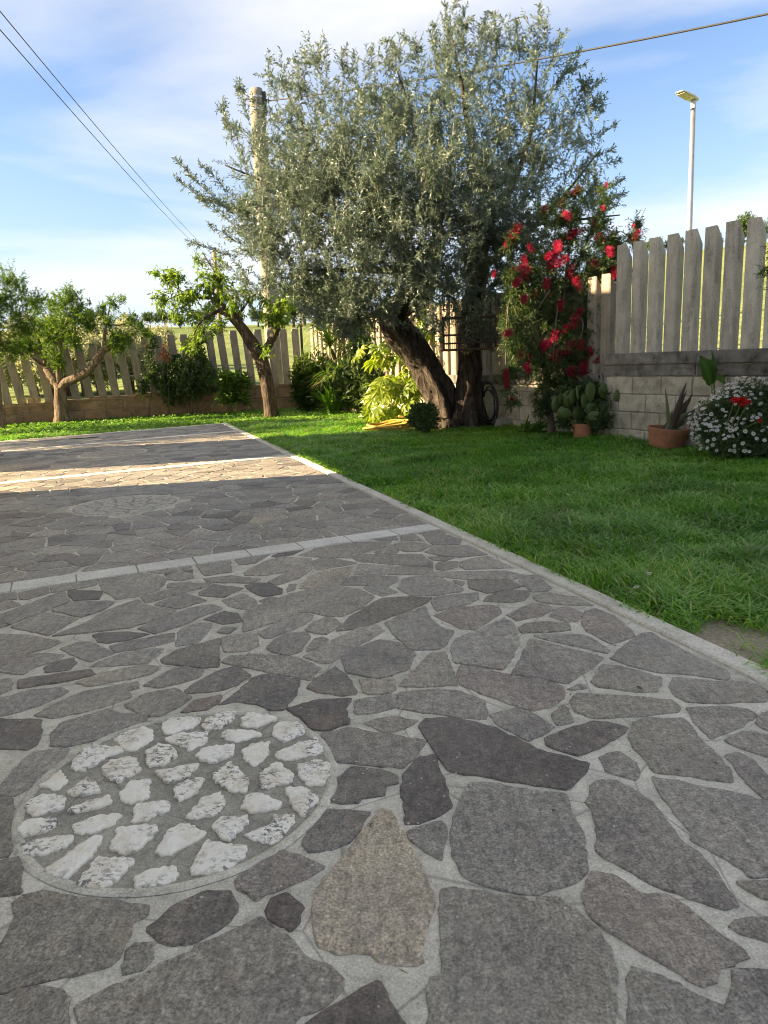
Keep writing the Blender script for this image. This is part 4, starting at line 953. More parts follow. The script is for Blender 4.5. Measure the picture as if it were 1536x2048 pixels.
while s < LWL - .05:
    L = min(rnd.uniform(.7, 1.0), LWL - s); p = WL0 + WLD * (s + L / 2) - WC; t = float(lw_top((p + WC)[0]))
    o = link('coping', block_mesh(L - .01, .07, .26, rnd.random(), MT['oldblock'], int(s * 91), .010), lwo); put(o, Mx, (p[0] - WLN[0] * .235, p[1] - WLN[1] * .235, t - .034)); s += L
def picket_mesh(w, dep, h, kind, lean, seed, tint, mat):
    r = random.Random(seed); mb = MB(); x = w / 2; c = .013; j = lambda: r.uniform(-.003, .003)
    cut = .17 if kind == 'slant' else .012
    out = [(-x + c, dep), (x - c, dep), (x, dep - c), (x, c), (x - c, 0), (-x + c, 0), (-x, c), (-x, dep - c)]
    V = []
    for zf in (0, .33, .66, None):
        for a, b in out:
            z = h * zf if zf is not None else h - cut * max(0, (dep * .72 - b)) / (dep * .72) + j() * 1.5
            V.append((a + lean * (z / h) + j() * (.6 if zf else 0), b + j() * .4, z))
    F = [(k * 8 + i, k * 8 + 7 if i == 0 else k * 8 + i - 1, (k + 1) * 8 + 7 if i == 0 else (k + 1) * 8 + i - 1, (k + 1) * 8 + i) for k in range(3) for i in range(8)]
    F += [tuple(range(24, 32))[::-1]]
    mb.add(V, F, tint); return mb.mesh('picket', mat)
lf = thing('picket_fence', 'weathered concrete picket fence on the low brown wall, back left', 'fence', (*WC, 0))
s = -3.6; i = 0; s_px = [onplane(x, 740, (*WL0, 0), WLD)[:2] for x in (33, 222)]; ph = (s_px[0] - WL0) @ WLD
s = ph - .27 * 14
while s < LWL - .12:
    p = WL0 + WLD * s; z0 = float(lw_top(p[0])); h = float(lw_pt(p[0])) - z0 + rnd.uniform(-.015, .015)
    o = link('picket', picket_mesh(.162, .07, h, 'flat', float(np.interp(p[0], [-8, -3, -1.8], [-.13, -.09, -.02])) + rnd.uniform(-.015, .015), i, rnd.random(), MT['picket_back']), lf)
    q = p - WC - WLN * .15; put(o, Mx, (q[0], q[1], z0 - .004)); s += .27; i += 1
mb = MB(); mb.box((0, 0, 1.25), (.05, .05, 1.45)); o = mb.build('corner_post', MT['cable'], lf); put(o, Mx, (WLD[0] * -.02 - WLN[0] * .11, WLD[1] * -.02 - WLN[1] * .11, 0))
# right-hand wall
S_STEP = float((onplane(1207, 740, (*WR0, 0), WRD)[:2] - WC) @ WRD); S_END = 14.5; S_LOW = 5.2
rw_top = lambda s: .57 if s < S_LOW else (.74 if s < S_STEP else .975)
Mr_ = facing(WRD, WRN)
if Mr_.determinant() < 0: Mr_ = facing(-WRD, WRN); RSG = -1
else: RSG = 1
rwall = MB()
for a, b in ((0.0, S_LOW), (S_LOW, S_STEP), (S_STEP, S_END)):
    c = WRD * (a + b) / 2 - WRN * .116; t = rw_top(a + .01) - .03
    rwall.box((c[0], c[1], (t - .2) / 2), (b - a - .002, .22, t + .2), wall_frame(WRD, WRN))
rwo = rwall.build('block_wall', MT['wallmortar'], loc=(*WC, 0)); tag(rwo, 'grey tuff block wall with black stained coping along the right side', 'wall')
rows = [(-.08, .12), (.12, .32), (.32, .52), (.52, .72)]
for ri, (z0, z1) in enumerate(rows):
    s = .02 - .2 * (ri % 2)
    while s < S_END:
        L = .405; a, b = max(s, .02), min(s + L, S_END); s += L
        m_ = (a + b) / 2; t = rw_top(m_)
        if b - a < .06 or z1 > t - .12:
            if not (z0 + .05 < t - .13): continue
        zz1 = min(z1, t - .14)
        p = WRD * m_; o = link('block', block_mesh(b - a - .012, zz1 - z0 - .010, .007, rnd.random(), MT['block'], int(m_ * 77) + ri, .007), rwo); put(o, Mr_, (p[0] - WRN[0] * .004, p[1] - WRN[1] * .004, (z0 + zz1) / 2))
for sec, (a, b) in enumerate(((0.02, S_LOW), (S_LOW, S_STEP), (S_STEP, S_END))):
    s = a; t = rw_top((a + b) / 2)
    while s < b - .05:
        L = min(rnd.uniform(.8, 1.3), b - s); p = WRD * (s + L / 2)
        o = link('coping', block_mesh(L - .006, .125, .275, rnd.random(), MT['coping'], int(s * 31), .006), rwo); put(o, Mr_, (p[0] - WRN[0] * .252, p[1] - WRN[1] * .252, t - .062))
        if sec == 2:
            o = link('coping', block_mesh(L - .01, .115, .014, rnd.random(), MT['coping'], int(s * 37), .014), rwo); put(o, Mr_, (p[0] - WRN[0] * .004, p[1] - WRN[1] * .004, t - .19))
        s += L
bots = [1220, 1250.5, 1282, 1314, 1350.5, 1388, 1428.5, 1471.5, 1513]
bs = [float((onplane(x, 706, (*WR0, 0), WRD)[:2] - WC) @ WRD) for x in bots]; step = (bs[-1] - bs[0]) / 8
def right_fence(name, label, sA, sB, ztop, kind, mat):
    f = thing(name, label, 'fence', (*WC, 0)); k0 = math.ceil((sA - bs[0]) / step); i = 0
    while True:
        s = bs[0] + (k0 + i) * step
        if s + .15 > sB: break
        t = rw_top(s); p = WRD * (s + .0725) - WRN * .175
        o = link('picket', picket_mesh(.145, .112, ztop - t + rnd.uniform(-.006, .006), kind, rnd.uniform(-.005, .005), i + 500, rnd.random(), mat), f)
        put(o, Mr_, (p[0], p[1], t - .003)); i += 1
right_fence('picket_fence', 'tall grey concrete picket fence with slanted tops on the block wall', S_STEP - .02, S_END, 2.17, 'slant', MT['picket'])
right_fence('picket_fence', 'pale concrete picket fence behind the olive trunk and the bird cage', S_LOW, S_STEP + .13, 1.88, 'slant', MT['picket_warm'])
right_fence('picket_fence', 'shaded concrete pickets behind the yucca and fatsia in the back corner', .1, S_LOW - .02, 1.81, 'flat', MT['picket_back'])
for i, (px, py, rz) in enumerate(((44, 797, .3), (60, 796, .1), (72, 795, -.2))):
    p = onplane(px, py, (*WL0, 0), WLD); mb = MB(); mb.box((0, 0, .05), (.11, .1, .1), None, .5, .95)
    o = mb.build('brick', MT['brick'], loc=(p[0] - WLN[0] * .1, p[1] - WLN[1] * .1, float(lw_top(p[0]))), rot=(0, 0, rz))
    tag(o, ['loose yellowish brick on the low wall, leftmost of three between pickets', 'loose yellowish brick on the low wall, middle of three between pickets', 'loose yellowish brick on the low wall, rightmost of three between pickets'][i], 'brick', 'loose bricks lying on the low wall')

# ------------------------------------------------------------------ poles, lamp and wires
def wire_pts(a, b, sag, n=28):
    a, b = np.array(a), np.array(b); return [tuple(a + (b - a) * t - np.array([0, 0, sag * 4 * t * (1 - t)])) for t in np.linspace(0, 1, n)]
pt, pb = far(512, 178, 18.4), far(553, 775, 18.4)
pole = thing('utility_pole', 'round concrete utility pole rising through the left of the olive crown', 'pole', (pb[0], pb[1], 0))
top = np.array([pt[0] - pb[0], 0, pt[2]]); b0 = np.array([(pb[0] - pt[0]) / (pt[2] - pb[2]) * pb[2], 0, 0])
mb = MB(); mb.tube([tuple(b0 + (top - b0) * t) for t in (-.02, .3, .6, .9, .985, 1.0)], [.215, .2, .185, .172, .168, .14], 20); mb.build('shaft', MT['pole'], pole, smooth=True)
for dz in (.2, .46):
    mb = MB(); n = 20; c = top - (top - b0) / np.linalg.norm(top - b0) * dz
    mb.tube([(c[0], c[1], c[2] - .022), (c[0], c[1], c[2] + .022)], .181, n); mb.build('steel_band', MT['metal'], pole)
mb = MB(); c = top - np.array([0, 0, .34]); mb.box((c[0] + .19, c[1] - .06, c[2]), (.075, .09, .5)); mb.box((c[0] + .25, c[1] - .06, c[2] + .06), (.09, .05, .06)); mb.build('wire_bracket', MT['cable'], pole)
att = np.array([pb[0] + c[0] + .28, pb[1] - .06, c[2] + .06])
end = far(1760, -20, 11.0)
mb = MB(); W_ = wire_pts(att, end, .12, 40); mb.tube(W_, .016, 6)
tag(mb.build('overhead_cable', MT['cable'], smooth=True), 'thick twisted overhead cable running from the concrete pole to upper right', 'cable')
fb = far(431, 590, 46); ft = far(428, 500, 46)
mb = MB(); gz = land(fb[0], fb[1]); mb.tube([(0, 0, gz - .3 - gz), (0, 0, ft[2] - gz)], [.15, .11], 12); tag(mb.build('utility_pole', MT['wood'], loc=(ft[0], ft[1], gz), smooth=True), 'distant slim wooden utility pole behind the crown of the peach tree', 'pole')
for (nx_, ny_, fx, fy, lab) in ((-90, -86, 430, 512, 'upper of the two thin wires crossing the left sky'), (-90, -44, 427, 520, 'lower of the two thin wires crossing the left sky')):
    mb = MB(); mb.tube(wire_pts(far(nx_, ny_, 9.0), far(fx, fy, 46), .25, 40), .0075, 5); tag(mb.build('overhead_wire', MT['cable']), lab, 'wire', 'wires to the wooden pole')
lb = far(1379, 460, 14.0); lt = far(1387, 205, 14.0); gz = land(lb[0], lb[1])
lamp = thing('street_lamp', 'grey street lamp with flat head rising beyond the tall picket fence', 'street lamp', (lb[0], lb[1], gz))
mb = MB(); mb.tube([(0, 0, -.2), (0, 0, 2.0), (lt[0] - lb[0], 0, lt[2] - gz)], [.062, .052, .04], 16); mb.build('pole', MT['metal'], lamp, smooth=True)
hd = np.array([lt[0] - lb[0], 0, lt[2] - gz])
mb = MB(); mb.tube([tuple(hd + [0, 0, -.10]), tuple(hd + [0, 0, .02])], .048, 14); mb.build('collar', MT['lampshell'], lamp)
ax = np.array([-.80, -.55, .13]); ax = ax / np.linalg.norm(ax); sx = np.array([.56, -.82, 0.0]); sx /= np.linalg.norm(sx); uz = np.cross(ax, sx); uz = uz if uz[2] > 0 else -uz
prof = [(-.08, .04, .025), (-.05, .08, .035), (.10, .105, .04), (.30, .10, .028), (.43, .09, .015), (.45, .075, .008)]
V = []; F = []
for t, w, h in prof:
    for a, b in ((-1, 0), (-.75, 1), (.75, 1), (1, 0), (.85, -.35), (-.85, -.35)): V.append(hd + [0, 0, .045] + ax * t + sx * w * a + uz * h * b)
for i in range(len(prof) - 1):
    for k in range(6): F.append((i * 6 + k, i * 6 + (k + 1) % 6, i * 6 + 6 + (k + 1) % 6, i * 6 + 6 + k))
F += [(5, 4, 3, 2, 1, 0), tuple((len(prof) - 1) * 6 + k for k in range(6))]
mb = MB(); mb.add(V, F); mb.build('lamp_head', MT['lampshell'], lamp)
c = hd + [0, 0, .045] + ax * .26; V = [c + ax * a + sx * b - uz * z for z in (.013, .022) for a, b in ((-.15, -.08), (.14, -.075), (.14, .075), (-.15, .08))]
mb = MB(); mb.add(V, [(0, 1, 2, 3), (7, 6, 5, 4), (0, 4, 5, 1), (1, 5, 6, 2), (2, 6, 7, 3), (3, 7, 4, 0)]); mb.build('lens', MT['lampglass'], lamp)
# ------------------------------------------------------------------ trees
def pxm(y_depth): return y_depth * 1.0 / FPX
def blob(px, py, rp, Y, sq=1.0, dep=1.0):
    c = far(px, py, Y); r = rp * Y / FPX
    return (c, np.array([r, r * dep, r * sq]))
def crown(blobs, n_twig, tl, per, L, Wd, seed, out=.6, up=.55, rand=.5, shell=.42, fold=.25, droop=.1, ang=(.5, 1.1), twr=.004, pair=True, tint_by=None, wpow=2.0, shape='diamond', hang=0.0, bw=None):
    rg = np.random.default_rng(seed); C_ = np.array([b[0] for b in blobs]); Rr = np.array([b[1] for b in blobs])
    w = np.prod(Rr, 1) ** (wpow / 3); w = w * (1 if bw is None else np.array(bw)); w = w / w.sum(); k = rg.choice(len(blobs), n_twig, p=w)
    u = nrm(rg.normal(size=(n_twig, 3))); rad = rg.random(n_twig) ** shell
    P = C_[k] + u * Rr[k] * rad[:, None]
    D = nrm(u * out + np.array([0, 0, up]) + rg.normal(size=(n_twig, 3)) * rand)
    ln = tl * rg.uniform(.55, 1.35, n_twig); A = P - D * ln[:, None] * .55; B = P + D * ln[:, None] * .45
    arr = [twig_arrays(A, B, twr)]
    q = np.repeat(np.arange(n_twig), per); t = np.tile(np.linspace(.12, 1.0, per), n_twig) + rg.normal(0, .02, n_twig * per)
    base = A[q] + (B - A)[q] * t[:, None]; S = nrm(np.cross(D[q], rg.normal(size=(len(q), 3))))
    a = rg.uniform(*ang, len(q))[:, None]
    LD = nrm(D[q] * np.cos(a) + S * np.sin(a) - np.array([0, 0, hang]))
    tb = np.clip(rg.beta(2, 2.4, n_twig)[q] * .6 + rg.random(len(q)) * .5 - .05, 0, 1) if tint_by is None else tint_by(base, rg)
    arr.append(leaf_arrays(base, LD, L * rg.uniform(.65, 1.2, len(q)), Wd * rg.uniform(.75, 1.2, len(q)), rg, fold, droop, tb, shape=shape))
    return arr
def shoots(paths, per_m, L, Wd, seed, twr=.006, spread=.9, tl=.16, up=.3):
    """long free shoots: a thin branch carrying short side twigs with leaves"""
    rg = np.random.default_rng(seed); arr = []
    for pts in paths:
        P = np.array(smooth_path([(*p, .01) for p in pts], 8)[0]); seg = np.linalg.norm(np.diff(P, axis=0), axis=1)
        arr.append(twig_arrays(P[:-1], P[1:], twr)); tot = seg.sum(); n = max(6, int(tot * per_m)); s = np.cumsum(np.r_[0, seg])
        t = rg.uniform(.05, 1, n) * tot; i = np.clip(np.searchsorted(s, t) - 1, 0, len(seg) - 1)
        base = P[i] + (P[i + 1] - P[i]) * ((t - s[i]) / seg[i])[:, None]; D = nrm(P[i + 1] - P[i])
        sd = nrm(D * .8 + rg.normal(size=(n, 3)) * spread * .7 + np.array([0, 0, up])); ln = tl * rg.uniform(.4, 1.2, n) * (1.15 - .7 * t / tot); e = base + sd * ln[:, None]
        arr.append(twig_arrays(base, e, twr * .4)); per = 7; q = np.repeat(np.arange(n), per)
        bb = base[q] + (e - base)[q] * np.tile(np.linspace(.2, 1, per), n)[:, None]; ld = nrm(sd[q] + rg.normal(size=(len(q), 3)) * .6)
        arr.append(leaf_arrays(bb, ld, L * rg.uniform(.6, 1.15, len(q)), Wd * rg.uniform(.8, 1.2, len(q)), rg, .2, .08, np.clip(rg.normal(.55, .22, len(q)), 0, 1)))
    return arr
def limb(mb, pts, per=6, n=10, nz=.18, wob=.06, seed=1):
    r = random.Random(seed); p, rr = smooth_path(pts, per, wob, r); mb.tube(p, rr, n, True, nz)
def LP(*a):                                     # limb control points from photo points: px, py, depth, radius
    return [(*far(x, y, Y), r) for x, y, Y, r in a]
def local(pts, o): return [(p[0] - o[0], p[1] - o[1], p[2] - o[2], p[3]) for p in pts]
def put_tree(name, label, origin, trunks, branches, arr, bark, leaf, group=None, nz=.18, crown_name='crown', sides=14, bs=7):
    o = np.array([origin[0], origin[1], 0.0]); t = thing(name, label, 'tree', tuple(o), group=group)
    for i, pts in enumerate(trunks):
        mb = MB(); limb(mb, local(pts, o), 8, sides, nz, .03, i + 3); mb.build('trunk', bark, t, smooth=True)
    for i, pts in enumerate(branches):
        mb = MB(); limb(mb, local(pts, o), 5, bs, .12, .12, i + 30); mb.build('branch', bark, t, smooth=True)
    V, F, T = cat_arrays(arr); link(crown_name, tri_mesh(crown_name, V - o, F, T, leaf), t); return t

# --- the old olive
ob = gnd(905, 858)
OT = [LP((890, 872, 10.75, .30), (887, 840, 10.72, .245), (880, 795, 10.7, .215), (858, 745, 10.68, .20), (826, 697, 10.66, .195), (795, 655, 10.66, .20), (786, 628, 10.66, .165), (806, 606, 10.66, .13)),
      LP((935, 872, 10.55, .29), (934, 840, 10.58, .235), (936, 790, 10.6, .185), (938, 730, 10.62, .15), (938, 680, 10.64, .135), (946, 610, 10.65, .12), (958, 540, 10.66, .10), (966, 470, 10.66, .085), (972, 400, 10.7, .065))]
OB = [LP((800, 618, 10.66, .15), (840, 604, 10.6, .12), (858, 578, 10.55, .10), (866, 520, 10.4, .085), (880, 430, 10.3, .06), (900, 330, 10.2, .04)),
      LP((806, 606, 10.66, .14), (830, 575, 10.7, .12), (826, 540, 10.8, .10), (790, 480, 10.8, .08), (740, 400, 10.7, .06), (690, 310, 10.6, .035)),
      LP((790, 480, 10.8, .06), (720, 470, 11, .045), (640, 430, 11.2, .032), (540, 370, 11.3, .02), (450, 330, 11.3, .01)),
      LP((826, 540, 10.8, .07), (760, 540, 10.4, .05), (690, 540, 10.1, .03), (610, 540, 10.0, .015)),
      LP((880, 430, 10.3, .05), (840, 320, 10.5, .035), (820, 220, 10.6, .02), (790, 130, 10.6, .008)),
      LP((740, 400, 10.7, .05), (640, 300, 11, .03), (590, 220, 11.1, .018), (560, 150, 11.1, .008)),
      LP((972, 400, 10.7, .06), (940, 280, 10.8, .045), (925, 180, 10.8, .028), (905, 80, 10.8, .012)),
      LP((966, 470, 10.66, .07), (1020, 380, 10.7, .05), (1060, 270, 10.8, .03), (1075, 120, 10.9, .012)),
      LP((958, 540, 10.66, .06), (1040, 480, 10.9, .04), (1120, 400, 11.1, .025), (1200, 300, 11.2, .01)),
      LP((966, 470, 10.66, .05), (1060, 450, 10.3, .035), (1150, 440, 10.2, .018), (1240, 430, 10.2, .008)),
      LP((946, 610, 10.65, .05), (1000, 560, 10.3, .03), (1060, 520, 10.1, .015))]
OBL = [(850, 420, 165, 9.8), (700, 340, 150, 10.6), (620, 470, 130, 10.3), (560, 390, 110, 11.3), (585, 275, 88, 11.2), (690, 210, 100, 10.8), (790, 190, 95, 11), (880, 170, 90, 11.6), (950, 170, 110, 10.8), (1060, 200, 110, 10.8), (1080, 340, 130, 10.6),
       (1120, 260, 85, 11.4), (980, 330, 140, 11.2), (950, 460, 120, 9.9), (740, 520, 120, 9.8), (660, 560, 75, 10.2), (500, 445, 46, 10.9), (540, 520, 68, 10.2), (910, 90, 50, 10.8), (1075, 95, 48, 10.9), (560, 165, 42, 11.1), (1150, 410, 70, 10.3), (1050, 490, 90, 10), (600, 585, 46, 10.3),
       (800, 570, 75, 9.7), (1000, 570, 60, 10.1), (780, 330, 130, 9.9), (950, 250, 110, 10.1), (640, 380, 110, 9.8), (1150, 190, 30, 11), (700, 600, 50, 9.8), (930, 620, 48, 9.9), (970, 650, 34, 9.95), (880, 560, 70, 9.6), (640, 620, 42, 10.0), (590, 540, 60, 10.0), (560, 470, 70, 10.2), (690, 640, 36, 9.9), (740, 610, 46, 9.7), (820, 480, 110, 9.4), (720, 430, 110, 9.6), (900, 370, 110, 9.5), (1010, 420, 100, 9.7), (610, 330, 90, 10.3), (860, 640, 36, 9.6)]
OBL += [(520, 300, 36, 10.6), (530, 390, 42, 10.5), (545, 470, 40, 10.3)]
blobs = [blob(x, y, r, Y, 1.0, .9) for x, y, r, Y in OBL]
OBW = [(.5 if y < 260 else 1.0) * (.62 if x < 640 else 1.0) * (.40 if x > 1060 else 1.0) * (1.05 if y > 520 else 1.0) for x, y, r, Y in OBL]; EBW = [q for q in OBW for k in range(5)]
rg0 = np.random.default_rng(4); extra = []
for c, r in blobs:                                       # small clumps on the outside of the big ones break the outline
    for k in range(5):
        u = nrm(rg0.normal(size=3)); q = r[0] * rg0.uniform(.14, .30); extra.append((c + u * r * rg0.uniform(.7, 1.0), np.array([q, q, q])))
arr = crown(blobs, 4300, .34, 26, .062, .0155, 1, out=.5, up=.6, rand=.55, shell=.6, twr=.0035, bw=OBW) + crown(extra, 2500, .30, 26, .062, .0155, 2, out=.5, up=.7, rand=.5, shell=.7, twr=.003, wpow=1.6, bw=EBW)
sh = []
for x0, y0, x1, y1, Y in [(560, 200, 538, 108, 11.1), (600, 190, 585, 120, 11.1), (650, 160, 640, 92, 11), (700, 150, 690, 98, 10.8), (742, 140, 742, 96, 10.8), (790, 140, 770, 84, 10.9), (830, 120, 800, 76, 11), (800, 130, 840, 92, 11), (870, 110, 872, 46, 11.2), (900, 100, 888, 6, 10.8), (905, 110, 915, -12, 10.8), (940, 120, 930, 14, 10.8), (960, 130, 975, 30, 10.8), (1000, 130, 985, 26, 10.8), (1040, 120, 1032, 48, 10.9), (1070, 130, 1080, 12, 10.9), (1100, 140, 1122, 64, 10.9), (1110, 190, 1170, 128, 11), (1140, 240, 1205, 158, 11.1), (1150, 300, 1228, 252, 11.2), (1150, 350, 1240, 322, 11), (1160, 400, 1245, 360, 10.6), (1170, 450, 1240, 410, 10.4), (1160, 480, 1225, 470, 10.3),
                          (520, 470, 350, 318, 11.2), (500, 480, 345, 352, 11.0), (470, 420, 400, 330, 11.3), (520, 500, 378, 484, 10.8), (500, 380, 440, 215, 11.3), (530, 300, 450, 250, 11.2), (560, 250, 475, 180, 11.3), (520, 420, 410, 400, 11.0), (1140, 350, 1225, 300, 11), (1130, 250, 1200, 200, 11.1), (1160, 420, 1250, 385, 10.6), (1100, 180, 1160, 100, 11), (620, 220, 610, 110, 11.1), (470, 300, 445, 200, 11.3), (500, 250, 480, 165, 11.4), (470, 530, 400, 520, 10.6), (540, 560, 450, 585, 10.3), (520, 420, 395, 395, 11.1), (520, 520, 420, 450, 10.8),
                          (640, 590, 600, 650, 10.1), (720, 600, 700, 660, 9.8), (780, 590, 750, 650, 9.7), (900, 620, 880, 690, 9.8), (960, 640, 985, 700, 9.9), (920, 630, 930, 700, 9.85), (670, 590, 640, 640, 9.9)]:
    a, b = far(x0, y0, Y), far(x1, y1, Y + .2); m_ = (a + b) / 2 + rg0.normal(0, .06, 3); sh.append([a, m_, b])
arr += shoots(sh, 62, .058, .0145, 7)
put_tree('olive_tree', 'large gnarled old olive tree with leaning double trunk and silvery crown', ob, OT, OB, arr, MT['olivebark'], MT['olive'], nz=.36, sides=40)

# --- peach tree in front of the back corner
pb_ = gnd(540, 836)
PT = [LP((543, 842, 14.2, .17), (541, 818, 14.2, .135), (535, 770, 14.2, .125), (524, 725, 14.2, .13), (508, 695, 14.2, .12), (486, 660, 14.2, .10), (462, 632, 14.2, .085), (440, 620, 14.2, .055))]
PB = [LP((522, 715, 14.2, .085), (536, 692, 14.15, .075), (550, 668, 14.1, .07), (556, 655, 14.1, .062)),
      LP((462, 632, 14.2, .05), (435, 600, 14.2, .035), (400, 596, 14.2, .025), (360, 590, 14.2, .015), (325, 605, 14.2, .008)),
      LP((470, 640, 14.2, .05), (466, 612, 14.2, .035), (445, 580, 14.3, .025), (430, 545, 14.3, .016), (405, 505, 14.3, .008)),
      LP((440, 620, 14.2, .035), (405, 640, 14, .022), (388, 670, 14, .014), (380, 720, 14, .008)),
      LP((556, 655, 14.1, .03), (560, 620, 14.1, .02), (575, 590, 14.1, .01)),
      LP((380, 592, 14.2, .012), (345, 570, 14.2, .008), (318, 545, 14.2, .004)), LP((470, 640, 14.2, .04), (495, 605, 14.2, .02), (520, 580, 14.2, .01))]
PBL = [(330, 560, 15, 14.2), (322, 600, 14, 14.2), (355, 560, 20, 14.2), (368, 600, 22, 14.2), (385, 585, 18, 14.2), (350, 625, 20, 14.1), (385, 635, 20, 14.1), (400, 660, 18, 14), (385, 690, 14, 14), (398, 520, 10, 14.3), (402, 545, 9, 14.3), (432, 555, 20, 14.3), (450, 580, 26, 14.2), (470, 605, 26, 14.1), (430, 600, 24, 14.2), (500, 590, 22, 14.2), (440, 645, 14, 14), (430, 660, 13, 14), (550, 620, 24, 14.1), (568, 600, 20, 14.1), (540, 640, 16, 14.1), (530, 600, 18, 14.2), (535, 700, 13, 14), (560, 640, 16, 14.1), (420, 575, 22, 14.2), (310, 545, 8, 14.2), (340, 545, 10, 14.2), (440, 520, 10, 14.3)]
arr = crown([blob(*b) for b in PBL], 470, .26, 10, .095, .032, 11, out=.5, up=.25, rand=.6, shell=.7, droop=.25, hang=.55, twr=.004, wpow=1.5)
put_tree('peach_tree', 'slanting dark peach tree with sparse drooping leaves at the paving corner', pb_, PT, PB, arr, MT['bark'], MT['peach'], nz=.2)

# --- pomegranate trees on the left
lb_ = gnd(124, 848)
LT = [LP((124, 852, 15.25, .20), (123, 826, 15.2, .14), (122, 800, 15.2, .125), (121, 775, 15.2, .12)), LP((122, 790, 15.2, .10), (128, 768, 15.18, .085), (150, 757, 15.15, .085), (176, 742, 15.1, .08), (192, 722, 15.1, .07), (208, 700, 15.1, .06), (222, 693, 15.1, .045))]
LB = [LP((121, 778, 15.2, .09), (108, 758, 15.25, .10), (96, 738, 15.3, .10), (92, 722, 15.3, .06), (80, 690, 15.3, .04), (60, 640, 15.3, .02)), LP((118, 775, 15.2, .06), (116, 735, 15.2, .045), (122, 690, 15.2, .03), (135, 640, 15.2, .02), (150, 600, 15.2, .01)),
      LP((208, 700, 15.1, .05), (210, 670, 15.1, .035), (214, 640, 15.1, .022), (222, 605, 15.1, .01)), LP((214, 650, 15.1, .02), (240, 650, 15.1, .014), (275, 640, 15.1, .008)), LP((96, 738, 15.3, .05), (70, 720, 15.2, .03), (40, 700, 15.2, .015))]
LBL = [(150, 620, 34, 15.2), (125, 650, 36, 15.2), (165, 640, 26, 15.1), (110, 610, 24, 15.3), (140, 590, 20, 15.2), (100, 680, 30, 15.2), (150, 680, 24, 15.1), (60, 690, 26, 15.3), (40, 690, 22, 15.3), (110, 712, 20, 15.1), (180, 650, 14, 15.1), (85, 650, 26, 15.3), (225, 605, 13, 15.1), (245, 600, 9, 15.1), (218, 640, 15, 15.1), (240, 690, 24, 15.1), (255, 675, 18, 15.1), (228, 672, 18, 15.1), (262, 640, 14, 15.1), (280, 655, 13, 15.1), (292, 668, 9, 15.1), (205, 615, 8, 15.1), (120, 730, 12, 15.1), (70, 610, 20, 15.4)]
arr = crown([blob(*b) for b in LBL], 1500, .20, 15, .052, .018, 21, out=.6, up=.35, rand=.6, shell=.65, droop=.15, twr=.003, wpow=1.7)
put_tree('pomegranate_tree', 'small pomegranate tree with a pale forked trunk and one long low limb', lb_, LT, LB, arr, MT['palebark'], MT['pomegranate'], nz=.22)
dk = far(-25, 700, 14.2)
DT = [[(dk[0], dk[1], -.1, .12), (dk[0] + .05, dk[1], .8, .10), (dk[0] + .1, dk[1], 1.6, .07), (dk[0] + .25, dk[1], 2.4, .03)]]
DBL = [(0, 600, 52, 14.3), (35, 630, 40, 14.4), (20, 560, 30, 14.3), (-30, 640, 50, 14.2), (5, 690, 36, 14.2), (55, 660, 28, 14.4), (75, 600, 20, 14.4), (30, 700, 26, 14.2), (-60, 580, 50, 14.1), (-80, 660, 60, 14), (45, 580, 20, 14.4)]
arr = crown([blob(*b) for b in DBL], 1300, .24, 16, .055, .016, 22, out=.55, up=.45, rand=.5, shell=.6, droop=.1, twr=.003, wpow=1.8)
put_tree('pomegranate_tree', 'taller dark leaved tree cut off by the left edge of the photo', (dk[0], dk[1]), DT, [], arr, MT['palebark'], MT['pomegranate'])
# --- a garden tree beyond the left edge, its shade breaks the light on the far paving
ot = np.array([-9.2, 10.6, 0]); OTR = [[(ot[0], ot[1], -.1, .14), (ot[0], ot[1], 1.2, .11), (ot[0] + .2, ot[1], 2.4, .06)]]
ob2 = [(ot + np.array([dx, dy, z]), np.array([r, r, r])) for dx, dy, z, r in ((0, 0, 2.6, .9), (.5, .8, 2.2, .7), (-.3, -.8, 2.1, .8), (.2, 1.4, 2.9, .6), (.3, -.3, 1.5, .6))]
arr = crown(ob2, 900, .3, 16, .085, .034, 23, shell=.6)
put_tree('fruit_tree', 'leafy fruit tree beside the house wing, outside the left edge', (ot[0], ot[1]), OTR, [], arr, MT['bark'], MT['pomegranate'])

ot = np.array([-8.9, 12.3, 0]); OTR = [[(ot[0], ot[1], -.1, .12), (ot[0], ot[1], 1.1, .09), (ot[0] + .2, ot[1], 2.0, .05)]]
ob2 = [(ot + np.array([dx, dy, z]), np.array([r, r, r])) for dx, dy, z, r in ((0, 0, 2.1, .8), (.4, -.9, 1.8, .7), (-.3, .6, 1.6, .7), (.2, -.4, 2.7, .6), (.3, -1.5, 2.3, .6))]
put_tree('fruit_tree', 'leafy fruit tree by the side wall, outside the left edge', (ot[0], ot[1]), OTR, [], crown(ob2, 800, .3, 16, .085, .034, 24, shell=.6), MT['bark'], MT['pomegranate'])

